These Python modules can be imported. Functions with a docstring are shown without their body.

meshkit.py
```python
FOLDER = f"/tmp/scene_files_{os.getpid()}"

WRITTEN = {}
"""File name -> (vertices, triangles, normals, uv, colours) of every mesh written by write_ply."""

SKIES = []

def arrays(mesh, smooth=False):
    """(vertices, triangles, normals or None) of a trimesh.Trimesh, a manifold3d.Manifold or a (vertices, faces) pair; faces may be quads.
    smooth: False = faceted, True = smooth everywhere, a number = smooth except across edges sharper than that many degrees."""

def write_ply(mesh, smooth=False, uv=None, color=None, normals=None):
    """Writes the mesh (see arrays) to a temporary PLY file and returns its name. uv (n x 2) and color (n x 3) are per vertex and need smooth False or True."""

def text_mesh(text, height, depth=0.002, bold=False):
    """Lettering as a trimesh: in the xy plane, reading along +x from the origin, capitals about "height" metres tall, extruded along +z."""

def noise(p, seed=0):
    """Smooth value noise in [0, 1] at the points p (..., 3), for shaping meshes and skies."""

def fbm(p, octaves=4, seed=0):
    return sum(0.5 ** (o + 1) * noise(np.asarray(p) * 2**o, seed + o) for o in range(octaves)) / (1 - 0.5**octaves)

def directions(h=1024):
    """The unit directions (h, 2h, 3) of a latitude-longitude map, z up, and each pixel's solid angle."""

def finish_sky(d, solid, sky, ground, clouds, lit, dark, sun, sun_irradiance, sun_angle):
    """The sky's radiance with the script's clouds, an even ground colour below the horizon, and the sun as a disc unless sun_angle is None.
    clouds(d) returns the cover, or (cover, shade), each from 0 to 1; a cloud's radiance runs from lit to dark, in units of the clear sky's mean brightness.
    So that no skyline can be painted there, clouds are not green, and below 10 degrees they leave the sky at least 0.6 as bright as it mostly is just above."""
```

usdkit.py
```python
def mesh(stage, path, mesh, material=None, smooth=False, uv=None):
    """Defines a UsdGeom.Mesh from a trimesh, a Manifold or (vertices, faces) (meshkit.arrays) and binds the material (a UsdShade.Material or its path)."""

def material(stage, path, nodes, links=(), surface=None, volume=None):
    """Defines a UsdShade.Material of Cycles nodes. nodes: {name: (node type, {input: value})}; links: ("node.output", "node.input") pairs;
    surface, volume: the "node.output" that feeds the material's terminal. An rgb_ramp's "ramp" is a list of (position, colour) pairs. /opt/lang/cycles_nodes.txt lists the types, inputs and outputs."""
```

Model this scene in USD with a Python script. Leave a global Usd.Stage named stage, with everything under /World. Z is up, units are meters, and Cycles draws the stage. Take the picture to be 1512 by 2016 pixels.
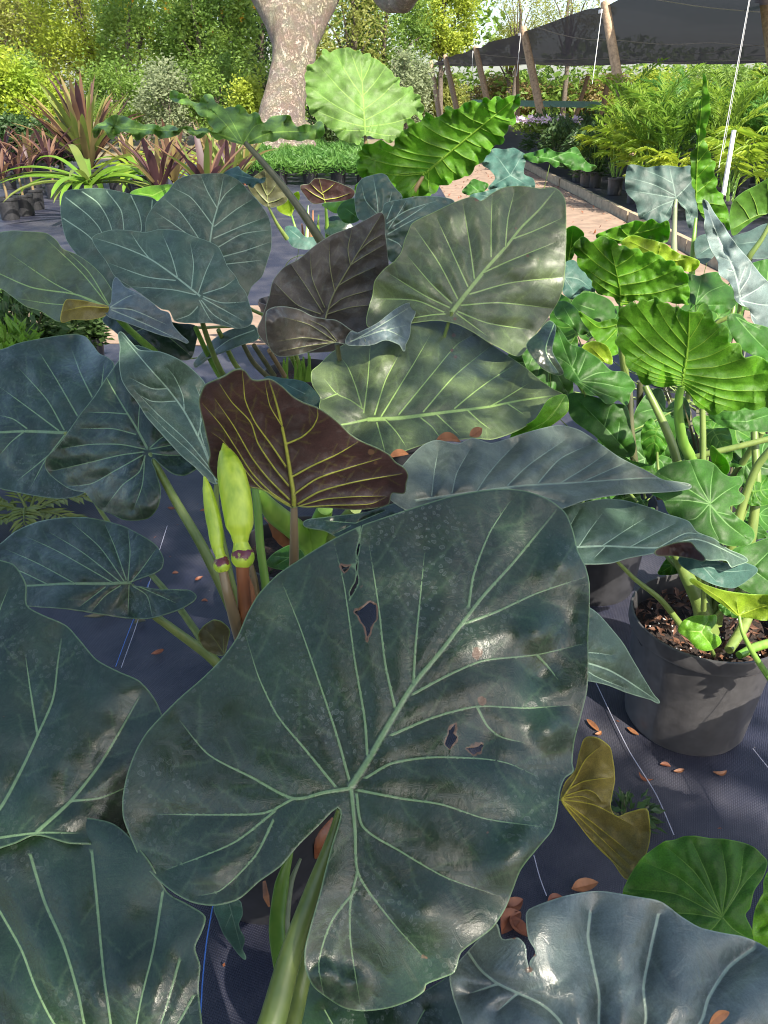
import math, random
import numpy as np, trimesh, shapely
from shapely.geometry import Polygon, LineString
from scipy.spatial import Delaunay, cKDTree
import usdkit, meshkit
from pxr import Usd, UsdGeom, UsdLux, UsdShade, Gf, Sdf, Vt

stage = Usd.Stage.CreateInMemory()
UsdGeom.Xform.Define(stage, '/World')
UsdGeom.Scope.Define(stage, '/World/Looks')
rng = np.random.default_rng(7)
random.seed(7)

# ------------------------------------------------------------------ camera, sky, sun
PITCH = math.radians(28.5)
EYE = np.array([0, 0, 1.6])
F = 1512.0
SP, CP = math.sin(PITCH), math.cos(PITCH)
cam = UsdGeom.Camera.Define(stage, '/World/camera')
cam.CreateHorizontalApertureAttr(36.0)
cam.CreateVerticalApertureAttr(48.0)
cam.CreateFocalLengthAttr(36.0)
cam.CreateClippingRangeAttr((0.05, 2000.0))
cam.CreateExposureAttr(1.42)
UsdGeom.Xformable(cam).AddTranslateOp().Set(Gf.Vec3d(*EYE))
UsdGeom.Xformable(cam).AddRotateXOp().Set(90 - math.degrees(PITCH))

SUN_EL, SUN_AZ = math.radians(48), math.atan2(0.52, -0.85)
SUN = np.array([math.cos(SUN_EL) * math.sin(SUN_AZ), math.cos(SUN_EL) * math.cos(SUN_AZ), math.sin(SUN_EL)])
usdkit.material(stage, '/World/Looks/sky_look',
    {'sky': ('sky_texture', {'sky_type': 'single_scattering', 'sun_disc': False, 'sun_elevation': SUN_EL, 'sun_rotation': SUN_AZ, 'aerosol_density': 2.4}),
     'bg': ('background_shader', {'strength': 0.12})},
    [('sky.color', 'bg.color')], surface='bg.background')
dome = UsdLux.DomeLight.Define(stage, '/World/sky')
UsdShade.MaterialBindingAPI.Apply(dome.GetPrim()).Bind(UsdShade.Material.Get(stage, '/World/Looks/sky_look'))
dome.GetPrim().SetCustomDataByKey('kind', 'structure')
sun = UsdLux.DistantLight.Define(stage, '/World/sun')
sun.CreateIntensityAttr(1.25)
sun.CreateAngleAttr(0.5)
sun.CreateNormalizeAttr(True)
sun.CreateColorAttr(Gf.Vec3f(1.0, 0.93, 0.82))
zax = SUN
xax = np.cross([0, 0, 1], zax); xax /= np.linalg.norm(xax)
yax = np.cross(zax, xax)
M = Gf.Matrix4d(*xax, 0, *yax, 0, *zax, 0, 0, 0, 30, 1)
UsdGeom.Xformable(sun).AddTransformOp().Set(M)

# ------------------------------------------------------------------ helpers
def P(px, py, d):
    """The point that lies d metres deep (along the lens axis) where the photograph shows pixel px, py."""
    u, v = (np.asarray(px, float) - 756) / F, (np.asarray(py, float) - 1008) / F
    d = np.asarray(d, float)
    return np.stack([d * u, d * (CP - v * SP), EYE[2] + d * (-SP - v * CP)], -1)

def G(px, py, z=0.0):
    v = (py - 1008) / F
    d = (EYE[2] - z) / (SP + v * CP)
    return P(px, py, d)

used = {}
def path_for(name, parent='/World'):
    k = (str(parent), name)
    n = used.get(k, 0); used[k] = n + 1
    return f'{parent}/{name}' if n == 0 else f'{parent}/{name}_{n:03d}'

def keys(prim, label=None, cat=None, group=None, kind=None):
    for k, v in (('label', label), ('category', cat), ('group', group), ('kind', kind)):
        if v: prim.SetCustomDataByKey(k, v)
    return prim

BASE = {}
def thing(name, label, cat, loc=(0, 0, 0), rz=0.0, group=None, scale=None):
    p = path_for(name)
    x = UsdGeom.Xform.Define(stage, p)
    x.AddTranslateOp().Set(Gf.Vec3d(*map(float, loc)))
    if rz: x.AddRotateZOp().Set(float(rz))
    if scale: x.AddScaleOp().Set(Gf.Vec3f(*([scale] * 3 if np.ndim(scale) == 0 else scale)))
    BASE[p] = np.array(loc, float)
    keys(x.GetPrim(), label, cat, group)
    return p

def base_of(p):
    for k in (p, '/'.join(p.split('/')[:3])):
        if k in BASE: return BASE[k]
    return np.zeros(3)

def put(name, mesh, mat, parent='/World', smooth=30, world=True, attrs=None, label=None):
    """One Mesh prim; with world=True the points are world points and are taken back to the parent's base."""
    p = path_for(name, parent)
    v, f, n = None, None, None
    if isinstance(mesh, tuple): v, f = np.asarray(mesh[0], float), np.asarray(mesh[1])
    else: v, f = np.asarray(mesh.vertices, float), np.asarray(mesh.faces)
    if world and parent != '/World': v = v - base_of(parent)
    m = usdkit.mesh(stage, p, (v, f), f'/World/Looks/{mat}', smooth=smooth)
    m.CreateDoubleSidedAttr(True)
    if attrs:
        api = UsdGeom.PrimvarsAPI(m)
        for k, a in attrs.items():
            api.CreatePrimvar(k, Sdf.ValueTypeNames.FloatArray, 'vertex').Set(Vt.FloatArray.FromNumpy(np.asarray(a, np.float32)))
    if label: m.GetPrim().SetCustomDataByKey('label', label)
    return p

def top(name, mesh, mat, label=None, cat=None, group=None, kind=None, smooth=30):
    p = put(name, mesh, mat, smooth=smooth)
    keys(stage.GetPrimAtPath(p), label, cat, group, kind)
    return p

def copy(src, loc, rz=0, scale=None, label=None, group=None, name=None):
    prim = stage.GetPrimAtPath(src)
    cd = prim.GetCustomData()
    nm = name or src.split('/')[-1].rstrip('0123456789').rstrip('_')
    p = thing(nm, label or cd['label'], cd['category'], loc, rz, group or cd.get('group'), scale)
    r = stage.GetPrimAtPath(p)
    r.GetReferences().AddInternalReference(src)
    r.SetInstanceable(True)
    return p

def spline(pts, n, closed=False):
    """Centripetal-ish Catmull-Rom through pts."""
    p = np.asarray(pts, float)
    if closed: q = np.vstack([p[-1], p, p[0], p[1]])
    else: q = np.vstack([2 * p[0] - p[1], p, 2 * p[-1] - p[-2]])
    out = []
    for i in range(1, len(q) - 2):
        a, b, c, d = q[i - 1:i + 3]
        L = np.linalg.norm(c - b)
        ta, td = (c - a), (d - b)
        la, ld = np.linalg.norm(ta) + 1e-9, np.linalg.norm(td) + 1e-9
        m1, m2 = ta / la * L * min(1, 1.0), td / ld * L
        k = n if np.isscalar(n) and n >= 1 and isinstance(n, int) else max(1, int(math.ceil(L / n)))
        t = np.linspace(0, 1, k, endpoint=False)[:, None]
        h = ((2*t**3 - 3*t**2 + 1) * b + (t**3 - 2*t**2 + t) * m1 * .8 + (-2*t**3 + 3*t**2) * c + (t**3 - t**2) * m2 * .8)
        out.append(h)
    if not closed: out.append(p[-1:])
    return np.vstack(out)

def tube(pts, radii, sides=10, flat=1.0, caps=True):
    p = np.asarray(pts, float)
    r = np.broadcast_to(radii, (len(p),)) if np.ndim(radii) == 0 else np.interp(np.linspace(0, 1, len(p)), np.linspace(0, 1, len(radii)), radii)
    t = np.gradient(p, axis=0); t /= np.linalg.norm(t, axis=1, keepdims=True) + 1e-12
    ref = np.array([0.13, -1.0, 0.21]); a = np.zeros_like(p)
    for i in range(len(p)):
        x = ref - t[i] * (ref @ t[i])
        if np.linalg.norm(x) < .1: x = np.cross(t[i], [1, 0, 0])
        a[i] = x / np.linalg.norm(x)
        ref = a[i]
    b = np.cross(t, a)
    ang = np.arange(sides) * 2 * np.pi / sides
    v = p[:, None] + r[:, None, None] * (np.cos(ang)[None, :, None] * a[:, None] * flat + np.sin(ang)[None, :, None] * b[:, None])
    i, j = np.meshgrid(np.arange(len(p) - 1), np.arange(sides), indexing='ij')
    q = np.stack([i*sides+j, i*sides+(j+1) % sides, (i+1)*sides+(j+1) % sides, (i+1)*sides+j], -1).reshape(-1, 4)
    f = np.vstack([q[:, [0, 2, 1]], q[:, [0, 3, 2]]])[:, ::-1]
    v = v.reshape(-1, 3)
    if caps:
        n0 = len(v)
        v = np.vstack([v, p[0], p[-1]])
        k = np.arange(sides); k2 = (k + 1) % sides
        e = (len(p) - 1) * sides
        f = np.vstack([f, np.stack([np.full(sides, n0), k2, k], 1), np.stack([np.full(sides, n0 + 1), e + k, e + k2], 1)])
    return v, f

def join(parts):
    V, Fc, n = [], [], 0
    for v, f in parts:
        V.append(v); Fc.append(np.asarray(f) + n); n += len(v)
    return np.vstack(V), np.vstack(Fc)

def lathe(profile, sides=40):
    r, z = np.array(profile, float).T
    a = np.arange(sides) * 2 * np.pi / sides
    v = np.stack([r[:, None] * np.cos(a), r[:, None] * np.sin(a), np.repeat(z[:, None], sides, 1)], -1).reshape(-1, 3)
    i, j = np.meshgrid(np.arange(len(r) - 1), np.arange(sides), indexing='ij')
    q = np.stack([i*sides+j, i*sides+(j+1) % sides, (i+1)*sides+(j+1) % sides, (i+1)*sides+j], -1).reshape(-1, 4)
    return v, np.vstack([q[:, [0, 1, 2]], q[:, [0, 2, 3]]])

def bx(c, s, rz=0):
    m = trimesh.creation.box(s)
    if rz: m.apply_transform(trimesh.transformations.rotation_matrix(rz, [0, 0, 1]))
    m.apply_translation(c)
    return np.array(m.vertices), np.array(m.faces)

def pts2(s):
    return np.array([[float(c) for c in w.split(',')] for w in s.split()])

# ------------------------------------------------------------------ materials
mat = lambda name, *a, **k: usdkit.material(stage, f'/World/Looks/{name}', *a, **k)

def leafmat(name, ctop, cund, vtop, vund, rough=(.3, .5), trans=0.0, tcol=None, spots=.22, dusty=(.30, .36, .35), bump=.25, rim=None, spec=.5, vein=.85, dust=.25, tint=(1, .99, .95)):
    rim = rim or tuple(min(1, c * 1.3) for c in vtop)
    N = {'geo': ('geometry', {}),
         'aU': ('attribute', {'attribute': 'under'}), 'aV': ('attribute', {'attribute': 'vein'}), 'aE': ('attribute', {'attribute': 'edge'}),
         'aB': ('attribute', {'attribute': 'brown'}), 'aT': ('attribute', {'attribute': 'tv'}), 'aD': ('attribute', {'attribute': 'dv'}),
         'usub': ('math', {'math_type': 'subtract'}), 'u': ('math', {'math_type': 'absolute'}),
         'base': ('mix', {'color1': ctop, 'color2': cund}), 'vc': ('mix', {'color1': vtop, 'color2': vund}),
         'n1': ('noise_texture', {'scale': 11.0, 'detail': 5.0, 'roughness': .6}),
         'r1': ('map_range', {'from_min': .3, 'from_max': .7, 'to_min': .62, 'to_max': 1.4}),
         'mul': ('mix', {'mix_type': 'multiply', 'fac': 1.0}),
         'n2': ('noise_texture', {'scale': 420.0, 'detail': 2.0}),
         'r2': ('map_range', {'from_min': .3, 'from_max': .7, 'to_min': .8, 'to_max': 1.2}),
         'mul2': ('mix', {'mix_type': 'multiply', 'fac': 1.0}),
         # pale halo along the veins, then the vein itself
         'vn': ('noise_texture', {'scale': 160.0, 'detail': 3.0}),
         'vr': ('map_range', {'from_min': .25, 'from_max': .6, 'to_min': .72, 'to_max': 1.0, 'clamp': True}),
         'vm': ('math', {'math_type': 'multiply'}), 'vs': ('math', {'math_type': 'multiply', 'value2': vein}),
         'mv': ('mix', {}),
         # dried water spots
         'vj': ('noise_texture', {'scale': 70.0, 'detail': 2.0}), 'vjs': ('vector_math', {'math_type': 'multiply_add', 'vector2': (.012, .012, .012)}), 'vor': ('voronoi_texture', {'scale': 105.0, 'randomness': 1.0}),
         'ring': ('rgb_ramp', {'ramp': [(0.0, (.35,) * 3), (.2, (.3,) * 3), (.29, (1.,) * 3), (.36, (.0,) * 3), (1., (0.,) * 3)]}),
         'n3': ('noise_texture', {'scale': 7.0, 'detail': 3.0}),
         'r3': ('map_range', {'from_min': .48, 'from_max': .68, 'to_min': 0.0, 'to_max': spots, 'clamp': True}),
         'sp': ('math', {'math_type': 'multiply'}), 'ms': ('mix', {'color2': dusty}),
         # thin dust veil and scuffed pale patches
         'n4': ('noise_texture', {'scale': 17.0, 'detail': 6.0, 'roughness': .7, 'distortion': 1.2}),
         'r4': ('map_range', {'from_min': .52, 'from_max': .78, 'to_min': 0.0, 'to_max': dust, 'clamp': True}),
         'md': ('mix', {'color2': dusty}),
         'me': ('mix', {'color2': rim}), 're': ('map_range', {'from_min': 0.0005, 'from_max': .0022, 'to_min': .4, 'to_max': 0.0, 'clamp': True}),
         'bn': ('noise_texture', {'scale': 60.0, 'detail': 3.0}), 'bs': ('math', {'math_type': 'add'}), 'bs2': ('map_range', {'from_min': 1.15, 'from_max': 1.3, 'to_min': 0.0, 'to_max': 1.0, 'clamp': True}),
         'mb': ('mix', {'color2': (.11, .06, .03)}),
         'rr': ('map_range', {'from_min': .3, 'from_max': .7, 'to_min': rough[0], 'to_max': rough[1], 'clamp': True}),
         'cv': ('combine_xyz', {}), 'tm': ('math', {'math_type': 'multiply', 'value2': 130.0}), 'dm': ('math', {'math_type': 'multiply', 'value2': 22.0}),
         'nb': ('noise_texture', {'scale': 1.0, 'detail': 3.0, 'roughness': .55}),
         'nf': ('noise_texture', {'scale': 900.0, 'detail': 1.0}),
         'hm': ('math', {'math_type': 'multiply_add', 'value2': .25}), 'nw': ('noise_texture', {'scale': 24.0, 'detail': 3.0, 'roughness': .5, 'distortion': 1.5}), 'hw': ('math', {'math_type': 'multiply_add', 'value2': 1.6}),
         'b': ('bump', {'strength': bump, 'distance': .004}),
         'p': ('principled_bsdf', {'specular_ior_level': spec, 'specular_tint': tint})}
    L = [('aU.fac', 'usub.value1'), ('geo.backfacing', 'usub.value2'), ('usub.value', 'u.value1'), ('u.value', 'base.fac'), ('u.value', 'vc.fac'),
         ('geo.position', 'n1.vector'), ('n1.fac', 'r1.value'), ('base.color', 'mul.color1'), ('r1.result', 'mul.color2'),
         ('geo.position', 'n2.vector'), ('n2.fac', 'r2.value'), ('mul.color', 'mul2.color1'), ('r2.result', 'mul2.color2'),
         ('geo.position', 'vn.vector'), ('vn.fac', 'vr.value'), ('vr.result', 'vm.value1'), ('aV.fac', 'vm.value2'), ('vm.value', 'vs.value1'), ('vs.value', 'mv.fac'),
         ('geo.position', 'vj.vector'), ('vj.color', 'vjs.vector1'), ('geo.position', 'vjs.vector3'), ('vjs.vector', 'vor.vector'), ('vor.distance', 'ring.fac'), ('geo.position', 'n3.vector'), ('n3.fac', 'r3.value'), ('ring.color', 'sp.value1'), ('r3.result', 'sp.value2'),
         ('mul2.color', 'ms.color1'), ('sp.value', 'ms.fac'), ('geo.position', 'n4.vector'), ('n4.fac', 'r4.value'), ('ms.color', 'md.color1'), ('r4.result', 'md.fac'),
         ('md.color', 'mv.color1'), ('vc.color', 'mv.color2'), ('aE.fac', 're.value'), ('re.result', 'me.fac'), ('mv.color', 'me.color1'),
         ('geo.position', 'bn.vector'), ('bn.fac', 'bs.value1'), ('aB.fac', 'bs.value2'), ('bs.value', 'bs2.value'), ('bs2.result', 'mb.fac'), ('me.color', 'mb.color1'),
         ('mb.color', 'p.base_color'), ('n4.fac', 'rr.value'), ('rr.result', 'p.roughness'),
         ('aT.fac', 'tm.value1'), ('aD.fac', 'dm.value1'), ('tm.value', 'cv.x'), ('dm.value', 'cv.y'), ('cv.vector', 'nb.vector'),
         ('geo.position', 'nf.vector'), ('nf.fac', 'hm.value1'), ('nb.fac', 'hm.value3'), ('geo.position', 'nw.vector'), ('nw.fac', 'hw.value1'), ('hm.value', 'hw.value3'), ('hw.value', 'b.height'), ('b.normal', 'p.normal')]
    out = 'p.BSDF'
    if trans:
        N['tr'] = ('translucent_bsdf', {}); N['tc'] = ('mix', {'mix_type': 'multiply', 'fac': 1.0, 'color2': tcol or (2.2, 2.2, 1.0)})
        N['mx'] = ('mix_closure', {'fac': trans})
        L += [('mb.color', 'tc.color1'), ('tc.color', 'tr.color'), ('p.BSDF', 'mx.closure1'), ('tr.BSDF', 'mx.closure2')]
        out = 'mx.closure'
    mat(name, N, L, surface=out)

leafmat('leaf_dark', (.0115, .0275, .0125), (.045, .036, .028), (.155, .25, .11), (.2, .23, .08), rough=(.20, .38), vein=.9, bump=.2, spec=.6, dust=.07, dusty=(.2, .23, .2), spots=.3)
leafmat('leaf_teal', (.042, .074, .046), (.06, .045, .035), (.25, .35, .24), (.2, .23, .08), rough=(.3, .46), vein=.9, bump=.2, spec=.45, dusty=(.22, .28, .25))
leafmat('leaf_grey', (.050, .066, .050), (.09, .07, .045), (.15, .20, .145), (.2, .23, .08), spots=.08, rough=(.3, .44), vein=.9, bump=.25, spec=.5, dusty=(.2, .23, .2))
leafmat('leaf_olive', (.058, .082, .032), (.085, .085, .04), (.24, .36, .10), (.2, .23, .08), spots=.12, rough=(.3, .48), vein=.9, bump=.2, dusty=(.22, .26, .2))
leafmat('leaf_bloom', (.060, .082, .070), (.07, .055, .04), (.20, .27, .19), (.2, .23, .08), spots=.12, rough=(.22, .36), vein=.95, bump=.3, spec=.8, dust=.25, dusty=(.22, .26, .26))
leafmat('leaf_brown', (.03, .06, .04), (.038, .0175, .0145), (.16, .26, .12), (.36, .38, .05), rough=(.42, .6), spots=.05, dust=.08)
leafmat('leaf_char', (.06, .085, .085), (.050, .042, .034), (.25, .32, .22), (.22, .23, .10), rough=(.4, .6), spots=.08)
leafmat('leaf_moss', (.10, .12, .02), (.17, .14, .035), (.45, .42, .06), (.50, .44, .06), rough=(.45, .6), spots=.05, dust=.1, trans=.2)
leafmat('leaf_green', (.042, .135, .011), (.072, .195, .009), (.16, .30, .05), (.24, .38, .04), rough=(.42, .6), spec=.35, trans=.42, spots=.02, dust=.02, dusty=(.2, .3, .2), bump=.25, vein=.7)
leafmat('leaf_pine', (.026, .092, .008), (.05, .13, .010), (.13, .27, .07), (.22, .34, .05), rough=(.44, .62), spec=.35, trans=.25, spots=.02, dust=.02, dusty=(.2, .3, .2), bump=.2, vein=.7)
leafmat('leaf_lime', (.12, .27, .02), (.21, .30, .02), (.30, .44, .09), (.40, .45, .06), rough=(.38, .52), trans=.45, spots=.02, dust=.03, dusty=(.3, .36, .18))
leafmat('leaf_fresh', (.115, .21, .045), (.12, .24, .012), (.24, .38, .08), (.3, .42, .05), rough=(.42, .6), spec=.35, trans=.4, spots=.02, dust=.03, dusty=(.25, .35, .2))
leafmat('leaf_far', (.04, .072, .058), (.06, .10, .03), (.12, .18, .14), (.2, .23, .08), rough=(.5, .65), spec=.35, spots=.02, dust=.08, dusty=(.16, .21, .2))
leafmat('leaf_pale', (.12, .165, .15), (.09, .15, .04), (.32, .38, .33), (.2, .28, .07), rough=(.45, .6), spec=.4, trans=.12, spots=.06, dust=.15, dusty=(.45, .5, .5))
leafmat('leaf_sea', (.042, .10, .075), (.06, .13, .035), (.14, .22, .17), (.2, .28, .07), rough=(.48, .62), spec=.35, trans=.2, spots=.06, dust=.15)

def stalkmat(name, c1, c2, rough=.4):
    mat(name, {'geo': ('geometry', {}), 'mp': ('mapping', {'scale': (60, 60, 6)}), 'n': ('noise_texture', {'scale': 1.0, 'detail': 4.0}),
               'n2': ('noise_texture', {'scale': 9.0, 'detail': 2.0}), 'a': ('math', {'math_type': 'add'}),
               'r': ('map_range', {'from_min': .75, 'from_max': 1.25, 'clamp': True}), 'm': ('mix', {'color1': c1, 'color2': c2}),
               'b': ('bump', {'strength': .2, 'distance': .003}), 'p': ('principled_bsdf', {'roughness': rough})},
        [('geo.position', 'mp.vector'), ('mp.vector', 'n.vector'), ('geo.position', 'n2.vector'), ('n.fac', 'a.value1'), ('n2.fac', 'a.value2'), ('a.value', 'r.value'),
         ('r.result', 'm.fac'), ('m.color', 'p.base_color'), ('n.fac', 'b.height'), ('b.normal', 'p.normal')], surface='p.BSDF')
stalkmat('stalk_green', (.101, .156, .035), (.172, .226, .055))
stalkmat('stalk_bright', (.094, .218, .023), (.172, .296, .047))
stalkmat('stalk_pale', (.156, .203, .101), (.234, .265, .148))
stalkmat('stalk_tan', (.156, .109, .047), (.218, .164, .086))
stalkmat('stalk_rust', (.17, .055, .02), (.26, .11, .04))
stalkmat('stalk_olive', (.055, .06, .028), (.10, .10, .045))
stalkmat('dry_leaf', (.13, .05, .018), (.27, .115, .045), .6)
stalkmat('dry_pale', (.45, .30, .14), (.60, .42, .22), .6)
stalkmat('dry_red', (.10, .028, .012), (.22, .075, .03), .6)
stalkmat('chip', (.045, .018, .010), (.15, .065, .03), .7)

def plain(name, c, rough=.5, noise=.25, scale=20, bump=.0, spec=.5, metallic=0):
    mat(name, {'geo': ('geometry', {}), 'n': ('noise_texture', {'scale': scale, 'detail': 5.0, 'roughness': .6}),
               'r': ('map_range', {'from_min': .3, 'from_max': .7, 'to_min': 1 - noise, 'to_max': 1 + noise}),
               'm': ('mix', {'mix_type': 'multiply', 'fac': 1.0, 'color1': c}), 'b': ('bump', {'strength': bump, 'distance': .01}),
               'p': ('principled_bsdf', {'roughness': rough, 'specular_ior_level': spec, 'metallic': metallic})},
        [('geo.position', 'n.vector'), ('n.fac', 'r.value'), ('r.result', 'm.color2'), ('m.color', 'p.base_color'), ('n.fac', 'b.height'), ('b.normal', 'p.normal')], surface='p.BSDF')
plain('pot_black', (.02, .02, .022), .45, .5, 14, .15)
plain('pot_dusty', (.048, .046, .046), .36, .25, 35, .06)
plain('soil', (.022, .013, .009), .9, .8, 90, 1.0)
plain('perlite', (.6, .58, .55), .8)
plain('mulch', (.16, .055, .025), .8, .6, 60, .5)
plain('wood_post', (.30, .21, .13), .75, .4, 18, .4)
plain('wood_plank', (.30, .235, .15), .8, .35, 9, .4)
plain('pvc', (.5, .49, .46), .4, .06)
plain('rope', (.42, .42, .41), .6, .1)
plain('net_teal', (.20, .38, .34), .6, .2)
plain('thread_white', (.38, .38, .44), .6, .1)
plain('thread_blue', (.06, .17, .5), .6, .1)
plain('dirt', (.215, .15, .105), .95, .3, 5, .5)
plain('flower_pink', (.62, .5, .58), .7, .2, 30)
plain('bark_dark', (.10, .08, .06), .9, .5, 12, .8)

# black woven weed mat: crossed tapes, dusty patches
mat('weed_mat', {'geo': ('geometry', {}), 'rot': ('mapping', {'rotation': (0, 0, .35)}),
    'w1': ('wave_texture', {'bands_direction': 'x', 'scale': 62.0, 'distortion': .8, 'detail': 1.0}), 'w2': ('wave_texture', {'bands_direction': 'y', 'scale': 62.0, 'distortion': .8, 'detail': 1.0}),
    'mw': ('math', {'math_type': 'multiply'}), 'n': ('noise_texture', {'scale': 2.2, 'detail': 7.0, 'roughness': .65}), 'nd': ('noise_texture', {'scale': 38.0, 'detail': 5.0, 'roughness': .7}),
    'rw': ('map_range', {'to_min': .86, 'to_max': 1.18}), 'mm': ('mix', {'mix_type': 'multiply', 'fac': 1.0}),
    'c': ('mix', {'color1': (.011, .0125, .026), 'color2': (.060, .058, .068)}), 'r': ('map_range', {'from_min': .42, 'from_max': .72, 'clamp': True}),
    'sp': ('map_range', {'from_min': .70, 'from_max': .76, 'to_max': .55, 'clamp': True}), 'cs': ('mix', {'color2': (.32, .28, .26)}),
    'hh': ('math', {'math_type': 'multiply_add', 'value2': 1.5}), 'b': ('bump', {'strength': .35, 'distance': .004}), 'p': ('principled_bsdf', {'roughness': .5, 'specular_ior_level': .5})},
    [('geo.position', 'rot.vector'), ('rot.vector', 'w1.vector'), ('rot.vector', 'w2.vector'), ('w1.fac', 'mw.value1'), ('w2.fac', 'mw.value2'), ('geo.position', 'n.vector'), ('n.fac', 'r.value'),
     ('r.result', 'c.fac'), ('mw.value', 'rw.value'), ('c.color', 'mm.color1'), ('rw.result', 'mm.color2'), ('geo.position', 'nd.vector'), ('nd.fac', 'sp.value'), ('sp.result', 'cs.fac'), ('mm.color', 'cs.color1'),
     ('cs.color', 'p.base_color'), ('nd.fac', 'hh.value1'), ('mw.value', 'hh.value3'), ('hh.value', 'b.height'), ('b.normal', 'p.normal')], surface='p.BSDF')
# loose knitted shade cloth lets part of the light through
mat('shade_cloth', {'geo': ('geometry', {}), 'n': ('noise_texture', {'scale': 1.1, 'detail': 5.0}), 'r': ('map_range', {'to_min': .6, 'to_max': 1.5}),
    'm': ('mix', {'mix_type': 'multiply', 'fac': 1.0, 'color1': (.016, .016, .020)}), 'p': ('principled_bsdf', {'roughness': .8, 'specular_ior_level': .2}), 't': ('transparent_bsdf', {'color': (1, 1, 1)}),
    'tl': ('translucent_bsdf', {'color': (.02, .02, .025)}), 'a': ('mix_closure', {'fac': .3}), 'x': ('mix_closure', {'fac': .035})},
    [('geo.position', 'n.vector'), ('n.fac', 'r.value'), ('r.result', 'm.color2'), ('m.color', 'p.base_color'), ('p.BSDF', 'a.closure1'), ('tl.BSDF', 'a.closure2'), ('a.closure', 'x.closure1'), ('t.BSDF', 'x.closure2')], surface='x.closure')

def foliage(name, c1, c2, trans=.35, rough=.5):
    mat(name, {'geo': ('geometry', {}), 'n': ('noise_texture', {'scale': 1.3, 'detail': 3.0}), 'a': ('math', {'math_type': 'add'}), 'rs': ('math', {'math_type': 'multiply', 'value2': .45}), 'r': ('map_range', {'from_min': .42, 'from_max': .95, 'clamp': True}),
               'm': ('mix', {'color1': c1, 'color2': c2}), 'p': ('principled_bsdf', {'roughness': rough}), 't': ('translucent_bsdf', {}), 'x': ('mix_closure', {'fac': trans})},
        [('geo.position', 'n.vector'), ('n.fac', 'a.value1'), ('geo.random_per_island', 'rs.value1'), ('rs.value', 'a.value2'), ('a.value', 'r.value'), ('r.result', 'm.fac'), ('m.color', 'p.base_color'), ('m.color', 't.color'),
         ('p.BSDF', 'x.closure1'), ('t.BSDF', 'x.closure2')], surface='x.closure')
foliage('fol_yellow', (.28, .36, .035), (.56, .60, .08), .5)
foliage('fol_mid', (.13, .23, .035), (.32, .43, .07), .5)
foliage('fol_dark', (.05, .10, .03), (.12, .19, .045), .45)
foliage('fol_grey', (.24, .29, .15), (.42, .46, .25), .5)
foliage('fol_lush', (.08, .20, .035), (.2, .36, .07), .5)
foliage('fol_lime', (.24, .36, .03), (.52, .54, .05), .5)
foliage('fol_palm', (.13, .25, .028), (.38, .47, .05), .5)
foliage('fol_strap', (.15, .30, .03), (.28, .42, .06), .5)
foliage('fol_red', (.15, .075, .045), (.31, .20, .12), .4)
foliage('fol_plum', (.055, .025, .03), (.16, .08, .065), .4)
foliage('fol_bronze', (.24, .18, .07), (.42, .34, .12), .5)
foliage('fol_fern', (.12, .17, .03), (.24, .26, .06))
foliage('fol_flower', (.6, .3, .02), (.8, .5, .05))
foliage('fol_olive', (.24, .27, .06), (.44, .44, .12), .5)

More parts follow.
